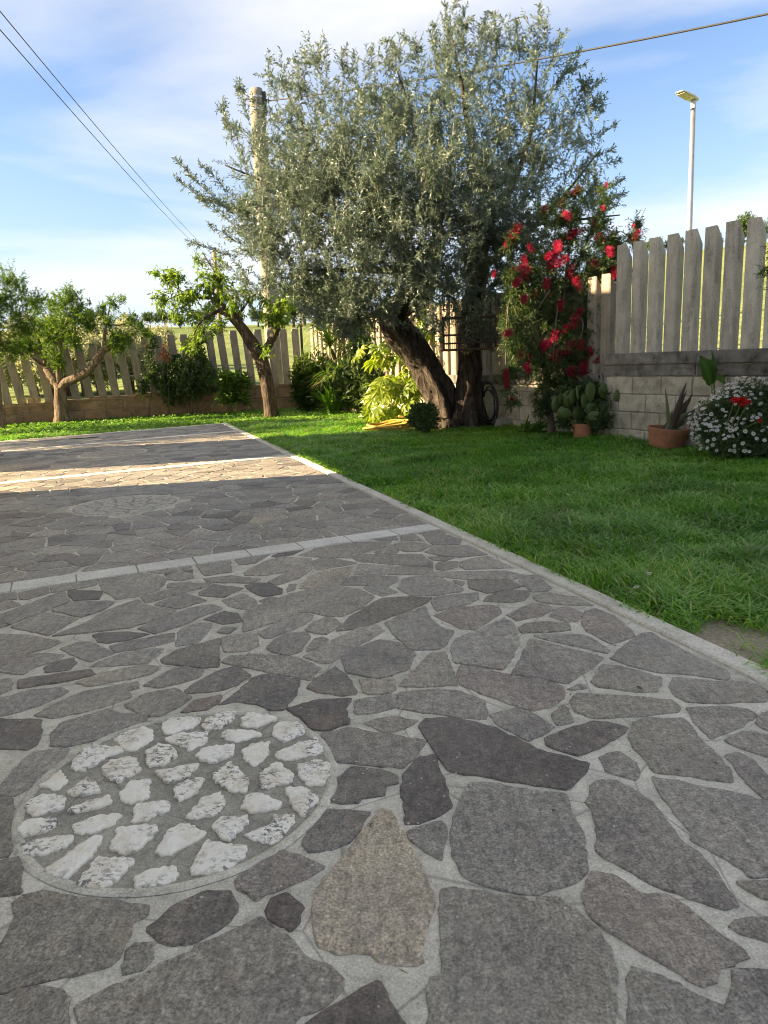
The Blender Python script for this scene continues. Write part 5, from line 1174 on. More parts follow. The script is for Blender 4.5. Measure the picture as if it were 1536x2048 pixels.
# --- trees far beyond the fences
def far_tree_mesh(seed, mat_tint):
    rg = np.random.default_rng(seed); bl = [(np.array([rg.normal(0, .42), rg.normal(0, .42), rg.uniform(.9, 1.7)]), np.full(3, rg.uniform(.4, .7))) for k in range(6)]
    arr = crown(bl, 420, .34, 10, .17, .06, seed, shell=.55, twr=.008, tint_by=lambda b, r: np.clip(mat_tint + r.normal(0, .2, len(b)), 0, 1)); return cat_arrays(arr)
FT = [far_tree_mesh(50 + k, .5) for k in range(3)]
mF = [tri_mesh('crown', *f, MT['farolive']) for f in FT]; mD = [tri_mesh('crown', *f, MT['darkleaf']) for f in FT]
mb = MB(); mb.tube([(0, 0, -.4), (.03, 0, .5), (0, .05, 1.1)], [.12, .09, .05], 7); mT = mb.mesh('trunk', MT['bark'])
ORD = 'first second third fourth fifth sixth seventh eighth ninth tenth eleventh twelfth thirteenth fourteenth fifteenth sixteenth seventeenth eighteenth'.split()
def ranked(L): o = sorted(range(len(L)), key=lambda k: L[k][0]); return [ORD[o.index(k)] for k in range(len(L))]
def far_tree(px, Y, s, dark, label, grp, i, name):
    p = far(px, 700, Y); t = thing(name, label, 'tree', (p[0], p[1], land(p[0], p[1]) - .05), (0, 0, i * 1.7), grp); t.scale = (s, s, s)
    link('trunk', mT, t); link('crown', (mD if dark else mF)[i % 3], t)
ORCHARD = [(-5, 20.5, .8), (30, 20.0, .7), (62, 20.6, .8), (92, 20.2, .75), (125, 20.6, .8), (158, 20.3, .7), (190, 20.8, .8), (222, 20.6, .7), (255, 21.2, .8), (290, 21.2, .7), (322, 22, .62), (352, 23, .5), (28, 26, 1.0), (100, 27, 1.05), (178, 28, 1.0), (250, 29, 1.0), (310, 31, .8)]
for i, (px, Y, s) in enumerate(ORCHARD):
    far_tree(px, Y, s, False, 'pale grey green olive tree behind the left pickets, %s from the left' % ranked(ORCHARD)[i], 'olive trees in the orchard behind the left fence', i, 'olive_tree')
RIDGE = [(590, 88, 1.7), (612, 92, 2.4), (640, 90, 2.8), (668, 94, 2.6), (700, 90, 2.2), (735, 92, 2.0), (560, 95, 1.2), (520, 95, 1.1), (405, 96, 1.0), (365, 95, .9), (335, 97, 1.1), (305, 95, 1.0), (420, 94, 1.4), (480, 96, 1.0), (205, 96, 1.3), (255, 95, 1.0)]
for i, (px, Y, s) in enumerate(RIDGE):
    far_tree(px, Y, s, True, 'dark distant tree on the hill line above the left back fence, %s from the left' % ranked(RIDGE)[i], 'dark trees on the far hill line', i, 'hill_tree')
SLOPE = [(1472, 78, 1.6), (1300, 85, .9), (1345, 85, .8), (1420, 84, .9), (1530, 80, 1.4)]
for i, (px, Y, s) in enumerate(SLOPE):
    far_tree(px, Y, s, True, 'dark far tree behind the tall picket fence, %s from the left' % ranked(SLOPE)[i], 'dark trees behind the tall fence', i, 'hill_tree')
# ------------------------------------------------------------------ shrubs and plants
def bush(name, label, cat, base, blobs, n, tl, per, L, Wd, leaf, seed, stems=None, stem_mat='stem', part='foliage', **kw):
    o = np.array([base[0], base[1], 0.0]); t = thing(name, label, cat, tuple(o))
    V, F, T = cat_arrays(crown([blob(*b) for b in blobs], n, tl, per, L, Wd, seed, **kw)); link(part, tri_mesh(part, V - o, F, T, MT[leaf]), t)
    for i, s in enumerate(stems or []):
        mb = MB(); limb(mb, local(LP(*s), o), 5, 6, .1, .05, i); mb.build('stem', MT[stem_mat], t, smooth=True)
    return t
bush('evergreen_shrub', 'dark evergreen shrub with bare spreading stems in front of the left wall', 'shrub', gnd(382, 829), [(340, 770, 22, 16.1), (370, 755, 32, 16.1), (405, 750, 28, 16.1), (380, 775, 26, 16), (420, 770, 18, 16.1), (350, 742, 18, 16.2), (395, 730, 20, 16.2), (345, 795, 14, 16)], 620, .22, 12, .075, .036, 'darkleaf', 31,
     [((382, 828, 16.0, .02), (372, 805, 16, .016), (368, 780, 16.05, .012)), ((384, 828, 16, .02), (384, 805, 15.95, .016), (379, 780, 16, .012)), ((386, 828, 16, .02), (395, 805, 16, .015), (396, 785, 16, .012)), ((387, 828, 16, .018), (404, 810, 16, .014), (412, 788, 16.05, .01)), ((388, 828, 16, .016), (410, 818, 15.95, .012), (428, 800, 16, .008)), ((380, 828, 16, .016), (360, 815, 15.95, .012), (345, 800, 16, .008))], shape='oval')
bush('climbing_vine', 'leafy climbing vine wound around pickets above the dark evergreen shrub', 'vine', gnd(396, 822), [(390, 695, 10, 16.35), (396, 712, 12, 16.35), (388, 735, 11, 16.3), (402, 725, 10, 16.3), (392, 755, 12, 16.25), (383, 690, 7, 16.35), (398, 680, 8, 16.35), (352, 725, 9, 16.3), (345, 740, 9, 16.3)], 260, .2, 10, .085, .045, 'darkleaf', 32, [((394, 825, 16.3, .015), (396, 760, 16.35, .012), (392, 690, 16.4, .008))], shape='oval', wpow=1.2)
vr = bush('climbing_rose', 'thin climbing rose with dark leaves and reddish young shoots on left fence', 'rose', gnd(296, 836), [(300, 690, 9, 15.9), (296, 712, 8, 15.9), (304, 730, 8, 15.85), (300, 750, 10, 15.8), (290, 765, 8, 15.8), (310, 760, 9, 15.8), (302, 675, 8, 15.95), (315, 740, 8, 15.8), (288, 782, 10, 15.75), (322, 778, 9, 15.8)], 150, .22, 8, .07, .042, 'darkleaf', 33,
          [((295, 838, 15.8, .016), (304, 780, 15.85, .013), (309, 740, 15.85, .011), (303, 690, 15.9, .008)), ((336, 830, 15.9, .012), (337, 780, 15.9, .01), (334, 720, 15.9, .007))], shape='oval', wpow=1.2)
V, F, T = cat_arrays(crown([blob(*b) for b in [(324, 708, 9, 15.8), (330, 692, 6, 15.85), (288, 690, 5, 15.85), (331, 715, 7, 15.8)]], 20, .14, 6, .07, .036, 34, shape='oval', wpow=1)); o_ = vr.location
o = link('young_leaves', tri_mesh('young_leaves', V - np.array(o_), F, T, MT['redleaf']), vr); o['label'] = 'reddish orange young rose leaves'
bush('young_plant', 'young upright plant with pointed leaves left of the peach trunk', 'plant', gnd(470, 824), [(450, 765, 16, 15.6), (470, 770, 18, 15.6), (488, 762, 12, 15.6), (468, 790, 16, 15.6), (455, 800, 14, 15.55), (485, 795, 12, 15.6)], 130, .3, 9, .13, .045, 'pomegranate', 35, [((470, 826, 15.6, .014), (460, 790, 15.6, .011), (450, 760, 15.6, .007)), ((472, 826, 15.6, .014), (478, 790, 15.6, .011), (488, 758, 15.6, .007))], 'greenstem', shape='oval')
bush('photinia_shrub', 'bronze green shrub with yellow young leaves in the back fence corner', 'shrub', gnd(612, 824), [(600, 728, 9, 15.9), (598, 745, 12, 15.9), (612, 720, 7, 15.95), (607, 765, 18, 15.8), (625, 755, 20, 15.8), (650, 760, 16, 15.9), (600, 790, 16, 15.75), (628, 785, 22, 15.7), (618, 808, 16, 15.65), (645, 800, 14, 15.7), (594, 765, 12, 15.8)], 620, .24, 11, .085, .036, 'photinia', 36,
     [((598, 822, 15.75, .02), (596, 780, 15.8, .016), (597, 740, 15.9, .01)), ((625, 822, 15.75, .018), (626, 780, 15.8, .012)), ((594, 820, 15.7, .016), (590, 785, 15.75, .01))], shape='oval', tint_by=lambda b, r: np.clip((b[:, 2] - .3) * .62 + r.normal(0, .14, len(b)), 0, 1))
bush('round_shrub', 'small rounded dense green shrub at the foot of the leaning olive trunk', 'shrub', gnd(846, 863), [(845, 832, 24, 10.0), (830, 838, 16, 9.95), (862, 835, 18, 9.95), (848, 846, 18, 9.9), (835, 820, 12, 10.0), (860, 818, 12, 10.05)], 620, .09, 12, .034, .02, 'darkleaf', 37, [((846, 866, 10, .02), (845, 840, 10, .012))], shape='oval', shell=.35, tint_by=lambda b, r: np.clip(.55 + r.normal(0, .25, len(b)), 0, 1))
bush('added_dark_foliage', 'added dark foliage standing in for olive shade and yucca beside olive trunk', 'shrub', gnd(775, 830), [(760, 690, 50, 14.4), (800, 650, 44, 14.6), (740, 740, 50, 14.2), (810, 730, 46, 14.2), (770, 790, 46, 14.0), (850, 700, 36, 14.0), (700, 780, 34, 14.5), (850, 770, 36, 13.6), (720, 650, 36, 14.8), (870, 650, 34, 13.8), (660, 790, 30, 15.3), (640, 740, 26, 15.8)], 1500, .34, 12, .13, .05, 'darkleaf', 39, [((775, 832, 14.2, .04), (770, 760, 14.3, .03), (765, 690, 14.4, .015)), ((780, 832, 14.2, .035), (805, 740, 14.3, .025), (815, 660, 14.5, .012))], shape='oval')  # added foliage, fills in the dark of olive shade and yucca
# strap-leaved plants
def straps(heads, seed, mat, name='leaf_rosette'):
    """arching strap leaves: heads = (point, count, length, width, upness, arch)"""
    rg = np.random.default_rng(seed); out = []
    for c, n, L, w, upn, arch in heads:
        for i in range(n):
            a = rg.uniform(0, 6.283); e = np.clip(rg.normal(upn, .35), -.4, 1.45); h = np.array([math.cos(a), math.sin(a), 0]); l = L * rg.uniform(.65, 1.15); k = 6; s = np.array([-math.sin(a), math.cos(a), 0]); V = []
            p = np.array(c, float) + rg.normal(0, .02, 3); el = e
            for j in range(k + 1):
                t = j / k; ww = w * (.55 + .9 * t) if t < .4 else w * (1.0 - ((t - .4) / .6) ** 1.6) * .95
                V += [p - s * ww / 2 + np.array([0, 0, ww * .2]), p + s * ww / 2 + np.array([0, 0, ww * .2])]
                p = p + (h * math.cos(el) + np.array([0, 0, math.sin(el)])) * l / k; el -= arch / k * (1 + t)
            F = []
            for j in range(k): b = 2 * j; F += [(b, b + 1, b + 3), (b, b + 3, b + 2)]
            out.append((np.array(V), np.array(F), np.full(len(V), np.clip(rg.normal(.5, .25) + (.45 if e < .1 else 0), 0, 1))))
    V, F, T = cat_arrays(out); return V, F, T
def strap_plant(name, label, base, heads, seed, mat, trunks=None, cat='plant'):
    o = np.array([base[0], base[1], 0.0]); t = thing(name, label, cat, tuple(o))
    for h, sd in zip(heads, range(seed, seed + 99)):
        V, F, T = straps([h], sd, mat); link('leaf_rosette', tri_mesh('leaf_rosette', V - o, F, T, MT[mat]), t)
    for i, s in enumerate(trunks or []):
        mb = MB(); limb(mb, local(LP(*s), o), 4, 8, .15, .03, i); mb.build('stem', MT['palebark'], t, smooth=True)
    return t
strap_plant('yucca_plant', 'tall multi headed yucca with arching strap leaves before the corner fence', gnd(700, 830),
            [(far(660, 690, 15.3), 80, .72, .045, .55, .75), (far(688, 650, 15.5), 80, .72, .045, .6, .7), (far(715, 715, 15.2), 95, .85, .045, .5, .9), (far(676, 745, 15.1), 90, .8, .045, .3, .8), (far(722, 775, 15.0), 80, .9, .045, .4, 1.0), (far(640, 660, 15.5), 64, .6, .042, .6, .8), (far(738, 735, 15.3), 80, .8, .045, .5, .9), (far(655, 765, 15.3), 50, .6, .045, .4, .9), (far(705, 640, 15.5), 70, .65, .042, .7, .8), (far(745, 680, 15.5), 70, .7, .045, .6, .8)], 41, 'yucca',
            [((700, 830, 15.0, .07), (690, 770, 15.1, .06), (662, 700, 15.3, .045)), ((705, 830, 15.0, .07), (712, 770, 15.1, .055), (716, 722, 15.2, .045)), ((700, 829, 15.1, .06), (696, 740, 15.3, .05), (689, 655, 15.5, .04)), ((662, 823, 15.1, .03), (690, 760, 15.0, .025), (700, 720, 15.05, .02))])
strap_plant('iris_clump', 'bright green fan of sword leaves at the lawn edge before the yucca', gnd(660, 822), [(far(660, 823, 14.5), 40, .66, .05, 1.0, .4), (far(668, 824, 14.45), 20, .5, .045, .8, .6)], 61, 'iris')
# fatsia with big palmate leaves
def palm_leaf(lobes=7, L=.2, seed=0):
    r = random.Random(seed); V = [(0, 0, 0)]; F = []; T = [.4]
    for i in range(lobes):
        a = R(-118 + 236 * i / (lobes - 1)); l = L * (1.0 - .28 * abs(i - (lobes - 1) / 2) / ((lobes - 1) / 2)) * r.uniform(.92, 1.06); d = np.array([math.sin(a), math.cos(a), 0]); s = np.array([d[1], -d[0], 0]); b = len(V)
        for t, w, z in ((.42, .0, .02), (.40, .085, .055), (.40, -.085, .055), (.68, .12, .01), (.68, -.12, .01), (1.0, 0, -.22), (.7, 0, -.02)):
            p = d * l * t + s * L * w; V.append((p[0], p[1], z * L)); T.append(.3 + .5 * t)
        F += [(0, b + 1, b), (0, b, b + 2), (b, b + 1, b + 3), (b, b + 3, b + 6), (b, b + 6, b + 4), (b, b + 4, b + 2), (b + 6, b + 3, b + 5), (b + 6, b + 5, b + 4)]
    return V, F, T
pls = []
for k in range(4):
    for dt in (-.28, 0, .22):
        V, F, T = palm_leaf(7 + 2 * (k % 2), .21, k); pls.append(tri_mesh('leaf', np.array(V), np.array(F), np.clip(np.array(T) + dt, 0, 1), MT['fatsia']))
fb_ = gnd(785, 838); fat = thing('fatsia_shrub', 'bright yellow green shrub with big palmate leaves under the leaning olive trunk', 'shrub', (fb_[0], fb_[1], 0))
rr = random.Random(8)
FL = [(rr.gauss(795, 26), rr.gauss(706, 16), 11.9) for k in range(22)] + [(rr.uniform(735, 845), rr.uniform(752, 835), rr.uniform(11.0, 12.2)) for k in range(84)] + [(815, 670, 12), (800, 655, 12.1), (835, 655, 12.2), (720, 700, 12.4), (715, 712, 12.4), (845, 665, 12.2), (860, 650, 12.3), (850, 635, 12.4), (870, 665, 12.2)]
for i, (px, py, Y) in enumerate(FL):
    p = far(px, py, Y); o = link('leaf', pls[rr.randrange(12)], fat); s = rr.uniform(.9, 1.35)
    if py > 835: continue
    yaw = math.atan2(-(p[0] - fb_[0]), (p[1] - fb_[1]) - .9) + rr.uniform(-.9, .9) if False else rr.uniform(-1, 1) + (math.pi if rr.random() < .75 else 0)
    Q = Matrix.Rotation(yaw, 4, 'Z') @ Matrix.Rotation(rr.uniform(-1.15, -.35), 4, 'X') @ Matrix.Rotation(rr.uniform(-.5, .5), 4, 'Y')
    o.matrix_local = Matrix.Translation((p[0] - fb_[0], p[1] - fb_[1], max(p[2], .06))) @ Q @ Matrix.Scale(s, 4)
ff = np.array([fb_[0], fb_[1], 0])
for i, s in enumerate([((790, 836, 12, .03), (782, 790, 12, .026), (785, 745, 12, .022), (795, 712, 11.95, .016)), ((795, 836, 12, .025), (815, 790, 12, .02), (825, 765, 11.9, .014)), ((785, 836, 12, .025), (760, 800, 11.9, .018), (750, 775, 11.8, .012)), ((790, 800, 11.9, .02), (840, 720, 12.2, .018), (850, 660, 12.3, .012))]):
    mb = MB(); limb(mb, local(LP(*s), ff), 4, 7, .1, .04, i); mb.build('stem', MT['palebark'], fat, smooth=True)
# bottlebrush with red flowers
bb = gnd(1104, 872); bo = np.array([bb[0], bb[1], 0.0])
bt = thing('bottlebrush_shrub', 'tall bottlebrush shrub covered in red brush flowers before the pickets', 'shrub', tuple(bo))
BS = [((1104, 876, 9.2, .055), (1101, 835, 9.2, .045), (1092, 780, 9.2, .04), (1085, 720, 9.2, .034), (1080, 650, 9.2, .026), (1062, 560, 9.2, .016), (1035, 520, 9.2, .008)),
      ((1092, 770, 9.2, .035), (1110, 690, 9.2, .03), (1128, 590, 9.2, .022), (1140, 480, 9.2, .014), (1150, 385, 9.2, .006)), ((1088, 740, 9.2, .03), (1130, 660, 9.1, .024), (1180, 580, 9.1, .018), (1215, 520, 9.1, .012), (1240, 490, 9.1, .006)),
      ((1128, 590, 9.2, .016), (1175, 480, 9.2, .012), (1205, 400, 9.2, .006)), ((1085, 700, 9.2, .02), (1040, 640, 9.1, .014), (1020, 600, 9.05, .01), (1012, 680, 9.0, .006), (1012, 760, 9.0, .004)), ((1110, 640, 9.2, .018), (1120, 600, 9, .012), (1112, 640, 8.9, .008), (1106, 720, 8.85, .005)),
      ((1150, 630, 9.1, .014), (1200, 640, 9, .01), (1225, 690, 9, .006)), ((1130, 640, 9.1, .014), (1165, 640, 8.9, .009), (1158, 700, 8.85, .006)), ((1092, 600, 9.1, .012), (1100, 580, 8.95, .009), (1075, 620, 8.9, .007), (1050, 670, 8.85, .004)), ((1180, 580, 9.1, .012), (1235, 540, 9, .008), (1258, 545, 9, .004)), ((1240, 490, 9.1, .008), (1265, 468, 9.1, .005), (1292, 415, 9.1, .002))]
for i, s in enumerate(BS):
    mb = MB(); limb(mb, local(LP(*s), bo), 5, 8 if i == 0 else 6, .1, .05, i); mb.build('branch' if i else 'trunk', MT['stem'], bt, smooth=True)
BBL = [(1110, 640, 46, 9.2), (1150, 560, 42, 9.2), (1090, 570, 40, 9.2), (1180, 620, 40, 9.1), (1060, 640, 40, 9.2), (1130, 710, 50, 9.1), (1075, 720, 40, 9.2), (1185, 700, 38, 9.1), (1040, 590, 30, 9.1), (1200, 540, 30, 9.1), (1140, 480, 28, 9.2), (1150, 430, 16, 9.2), (1200, 450, 20, 9.2), (1210, 400, 9, 9.2), (1230, 545, 22, 9.1), (1100, 770, 34, 9.2), (1085, 810, 20, 9.2), (1024, 700, 18, 9), (1026, 740, 16, 9), (1030, 660, 22, 9.1), (1215, 600, 24, 9.1), (1140, 760, 24, 9.1), (1055, 520, 16, 9.2), (1260, 475, 9, 9.1), (1275, 450, 6, 9.1), (1105, 520, 26, 9.2), (1210, 660, 22, 9.0), (1170, 650, 40, 9.1), (1060, 600, 34, 9.1), (1030, 560, 20, 9.1), (1175, 510, 26, 9.1), (1220, 510, 18, 9.1), (1125, 440, 14, 9.2), (1075, 545, 24, 9.1), (1230, 590, 16, 9.1), (1040, 690, 22, 9.1), (1015, 640, 14, 9.1), (1240, 640, 10, 9)]
V, F, T = cat_arrays(crown([blob(*b) for b in BBL], 2300, .22, 17, .062, .0125, 51, out=.45, up=.25, rand=.7, shell=.6, twr=.0022, wpow=1.35, fold=.15)); link('foliage', tri_mesh('foliage', V - bo, F, T, MT['bottlebrush']), bt)
FLWX = [(955,40),(935,215),(880,350),(1000,430),(915,455),(950,490),(1040,495),(990,545),(1175,430),(1025,705),(1115,670),(1110,725),(880,660),(920,690),(1015,940),(1070,1000),(1100,1050),(970,1080),(965,1350),(1015,1335),(980,1465),(195,1480),(205,1555),(245,1665),(205,1160),(300,1350),(360,1430),(725,85),(645,140),(490,230),(590,300),(670,270),(265,395),(210,485),(245,700),(890,1570),(785,1460),(715,1510),(570,1385),(900,1420)]
V, F, T = cat_arrays(crown([blob(960 + x / 3.79, 360 + y / 3.79 + 6, 13, 9.0) for x, y in FLWX], 560, .22, 16, .062, .0125, 52, out=.3, up=.5, rand=.6, shell=.6, twr=.0022, wpow=1.0)); link('foliage', tri_mesh('foliage', V - bo, F, T, MT['bottlebrush']), bt)
def brush_mesh(seed, Ln=.135, Rd=.062, n=330):
    rg = np.random.default_rng(seed); t = rg.random(n); a = rg.uniform(0, 6.283, n); r = Rd * (1 - .35 * (2 * t - 1) ** 4) * rg.uniform(.55, 1.3, n); th = .55
    B = np.stack([.006 * np.cos(a), .006 * np.sin(a), (t - .5) * Ln * .9], 1); D = np.stack([np.cos(a) * math.cos(.35), np.sin(a) * math.cos(.35), np.full(n, math.sin(.35)) + rg.normal(0, .15, n)], 1)
    V, F, T = leaf_arrays(B, D, r, np.full(n, .0048), rg, .1, -.02, np.clip(.35 + .5 * rg.random(n), 0, 1))
    return V, F, T
bm = [tri_mesh('flower', *brush_mesh(90 + k, .15 + .035 * k, .052 + .008 * k), MT['bristle']) for k in range(3)]
FLW = [(725,85),(645,140),(625,200),(490,230),(590,300),(670,270),(690,415),(740,390),(880,350),(955,40),(935,215),(265,395),(210,485),(385,520),(590,510),(515,580),(550,605),(615,620),(340,610),(345,675),(320,720),(245,700),(275,780),(340,750),(505,790),(680,700),(740,790),(535,690),(335,905),(405,870),(610,955),(755,1000),(715,1080),(640,1130),(565,1190),(490,1260),(205,1160),(105,715),(300,1350),(375,1360),(360,1430),(195,1480),(205,1555),(245,1665),(680,1270),(765,1255),(570,1330),(575,1385),(615,1340),(835,1300),(820,1350),(875,1360),(900,1420),(785,1460),(685,1455),(715,1510),(890,1570),(980,1465),(965,1350),(1015,1335),(970,1080),(1015,940),(1070,1000),(1100,1050),(1025,705),(1115,670),(1110,725),(880,660),(920,690),(1000,430),(915,455),(950,490),(1040,495),(990,545),(1175,430),(1160,350),(995,865),(810,1395)]
rr = random.Random(5)
for i, (x, y) in enumerate(FLW):
    px, py = 960 + x / 3.79, 360 + y / 3.79; p = far(px, py, 8.95 + rr.uniform(-.12, .12)) - bo; s = rr.uniform(.72, 1.05) * (.6 if i in (9, 37, 75, 10, 29, 43) else 1)
    o = link('flower', bm[i % 3], bt, tuple(p), (rr.uniform(-.5, 1.3), rr.uniform(-.6, .6), rr.uniform(-1.5, 1.5)), (s, s, s))
# prickly pear in its pot
def pad_mesh(seed, w, h, th):
    mb = MB(); n = 14; V = []; F = []; rings = (0.0, .5, .85, 1.0)
    V.append((0, -th, h / 2)); 
    for side in (-1, 1):
        for q in (.55, .88):
            for k in range(n): a = 2 * math.pi * k / n; egg = 1 - .22 * math.cos(a) * 0 ; zc = h / 2 - math.cos(a) * h / 2 * q; ww = w / 2 * q * (1 + .25 * (zc / h - .5)); V.append((math.sin(a) * ww, side * th * (1 - q ** 3), zc))
    for k in range(n): a = 2 * math.pi * k / n; zc = h / 2 - math.cos(a) * h / 2; V.append((math.sin(a) * w / 2 * (1 + .25 * (zc / h - .5)), 0, zc))
    V.append((0, th, h / 2)); L = lambda r, k: 1 + r * n + k % n
    order = [0, 1, 4, 3, 2]
    for k in range(n):
        F.append((0, L(0, k), L(0, k + 1)))
        for a, b in zip(order[:-1], order[1:]): F.append((L(a, k), L(b, k), L(b, k + 1), L(a, k + 1)))
        F.append((L(2, k), len(V) - 1, L(2, k + 1)))
    t = np.clip(np.array([.3 + .5 * (abs(v[0]) / (w / 2)) ** 3 for v in V]), 0, 1); mb.add(V, F, t); return mb.mesh('pad', MT['cactus'], True)
def pot(name, label, px, py, rt, rb, h, tilt, n=28):
    b = gnd(px, py); t = thing(name, label, 'flower pot', (b[0], b[1], -.012), tilt)
    P = [(rb * .9, 0), (rb, .004), (rb + (rt - rb) * .72, h * .70), (rt * .955, h * .705), (rt * .965, h * .78), (rt * .985, h * .785), (rt * 1.0, h * .97), (rt * .985, h), (rt * .93, h), (rt * .90, h * .86)]
    V = [(r * math.cos(2 * math.pi * k / n), r * math.sin(2 * math.pi * k / n), z) for r, z in P for k in range(n)]; F = [(j * n + k, j * n + (k + 1) % n, (j + 1) * n + (k + 1) % n, (j + 1) * n + k) for j in range(len(P) - 1) for k in range(n)] + [tuple(range(n - 1, -1, -1))]
    mb = MB(); mb.add(V, F); mb.build('pot_wall', MT['terracotta'], t)
    mb = MB(); mb.add([(0, 0, h * .92)] + [(rt * .91 * math.cos(k * .3927), rt * .91 * math.sin(k * .3927), h * (.87 + .02 * math.sin(k * 2))) for k in range(16)], [(0, 1 + k, 1 + (k + 1) % 16) for k in range(16)]); mb.build('soil', MT['potsoil'], t)
    return t, b
p1, b1 = pot('flower_pot', 'terracotta flower pot half hidden below the prickly pear by the wall', 1163, 877, .118, .088, .19, (0, .05, 0))
p2, b2 = pot('flower_pot', 'broad tilted terracotta pot holding an aloe at the lawn edge', 1331, 893, .205, .165, .215, (.05, .08, 0))
pp = thing('prickly_pear', 'prickly pear cactus with olive green pads sprawling from its terracotta pot', 'cactus', (b1[0], b1[1], .14))
pm = [pad_mesh(k, .15 + .012 * k, .25 + .02 * k, .016) for k in range(3)]
rr = random.Random(12)
for i, (x, y, w, h, roll, yaw) in enumerate([(460, 440, 100, 170, .1, .3), (585, 550, 150, 70, -1.3, .2), (680, 350, 110, 170, .1, .5), (735, 300, 60, 180, .15, 1.2), (900, 290, 110, 210, -.05, .2), (940, 590, 150, 75, 1.3, -.3), (890, 650, 85, 60, 1.4, .1), (833, 660, 45, 200, .25, 1.3), (1050, 530, 140, 110, .9, .2), (1085, 620, 120, 95, .7, .3), (1205, 575, 150, 120, .8, -.2), (1210, 645, 100, 75, 1.2, .1), (1250, 330, 110, 130, .7, .3), (1350, 375, 90, 60, 1.2, .2), (1150, 430, 60, 150, .9, 1.0), (820, 400, 80, 160, -.2, .6), (980, 400, 90, 170, .2, .4), (1060, 690, 140, 60, 1.4, 0), (520, 380, 70, 140, -.3, .8), (1130, 340, 70, 160, .4, .7)] + [(rr.uniform(520, 1300), rr.uniform(250, 620), rr.uniform(80, 130), rr.uniform(110, 170), rr.uniform(-.8, 1.2), rr.uniform(-.5, .9)) for q in range(11)]):
    px, py = 1040 + x / 6.4, 740 + y / 6.4; Y = b1[1] + rr.uniform(-.18, .15); p = far(px, py, Y); sh_ = h / 6.4 * Y / FPX; sw = w / 6.4 * Y / FPX
    long_, short_ = max(sh_, sw), min(sh_, sw); o = link('pad', pm[i % 3], pp); k = i % 3
    Q = Matrix.Rotation(yaw, 4, 'Z') @ Matrix.Rotation(roll, 4, 'Y') @ Matrix.Rotation(rr.uniform(-.3, .3), 4, 'X')
    o.matrix_local = Matrix.Translation((p[0] - b1[0], p[1] - b1[1], p[2] - .14)) @ Q @ Matrix.Diagonal((max(short_, .09) * 1.3 / (.15 + .012 * k), 1, long_ * 1.25 / (.25 + .02 * k), 1)) @ Matrix.Translation((0, 0, -(.125 + .01 * k)))
    if i in (6, 7, 11): o['label'] = 'pale yellow sunlit cactus pad'
mb = MB()
for x0, y0, x1, y1 in ((760, 700, 680, 450), (760, 700, 900, 400), (780, 700, 1050, 560), (800, 700, 1200, 600), (1100, 470, 1290, 310), (760, 700, 560, 560), (1050, 560, 1140, 440), (735, 690, 730, 400)):
    a, b = far(1040 + x0 / 6.4, 740 + y0 / 6.4, b1[1]), far(1040 + x1 / 6.4, 740 + y1 / 6.4, b1[1]); o3 = np.array([b1[0], b1[1], .14]); mb.tube([tuple(a - o3), tuple((a + b) / 2 - o3 + [0, 0, -.02]), tuple(b - o3)], [.016, .012, .008], 6)
mb.build('stem', MT['cactus'], pp)
bush('leafy_plant', 'tangle of small dark leaves between the prickly pear and block wall', 'plant', (b1[0] + .12, b1[1] + .12), [(1180, 790, 26, b1[1] + .1), (1140, 795, 22, b1[1] + .15), (1220, 800, 24, b1[1] + .05), (1200, 840, 22, b1[1] - .1), (1240, 830, 16, b1[1]), (1130, 840, 16, b1[1] + .1), (1165, 835, 10, b1[1])], 260, .2, 11, .07, .024, 'bottlebrush', 73, [((1185, 872, b1[1] + .1, .012), (1180, 830, b1[1] + .1, .009), (1175, 790, b1[1] + .1, .005)), ((1200, 872, b1[1] + .1, .012), (1215, 830, b1[1] + .05, .008))], shape='oval', wpow=1.3)
# aloe
ao = np.array([b2[0] + .02, b2[1] + .02, .17]); al = thing('aloe_plant', 'aloe with long pointed dark leaves leaning right out of the broad pot', 'succulent', tuple(ao))
rr = random.Random(3)
for i, (x, y, w, t) in enumerate([(560, 1400, .032, .85), (725, 1345, .05, .1), (720, 1420, .045, .05), (838, 1345, .042, .2), (892, 1390, .045, .25), (800, 1590, .06, 1.0), (790, 1480, .05, .45), (830, 1540, .05, .5), (740, 1480, .05, .2), (880, 1440, .04, .15), (770, 1640, .05, .6), (820, 1620, .045, .5), (620, 1560, .03, .7), (690, 1560, .05, .3)]):
    tip = far(1180 + x / 3.725, 400 + y / 3.725, b2[1] + rr.uniform(-.12, .12)) - ao; k = 8; V = []; F = []; base = np.array([rr.uniform(-.02, .05), rr.uniform(-.03, .03), 0]); d = tip - base; mid = base + d * .5 + np.array([0, 0, .05 if i != 5 else .12]); side = nrm(np.cross(d, np.array([.2, 1, .1])))
    for j in range(k + 1):
        u = j / k; p = base * (1 - u) ** 2 + 2 * mid * u * (1 - u) + tip * u * u; ww = w * (1 - u ** 1.7) * .62 + .0015; th = ww * .35
        V += [p - side * ww, p + np.array([0, .8, -.3]) * th * -1, p + side * ww, p + np.array([0, -.2, .3]) * th * -.2]
    for j in range(k):
        for q in range(4): F.append((j * 4 + q, j * 4 + (q + 1) % 4, j * 4 + 4 + (q + 1) % 4, j * 4 + 4 + q))
    F.append((3, 2, 1, 0)); mb = MB(); mb.add(V, F, t); mb.build('leaf', MT['aloe'], al, smooth=False)
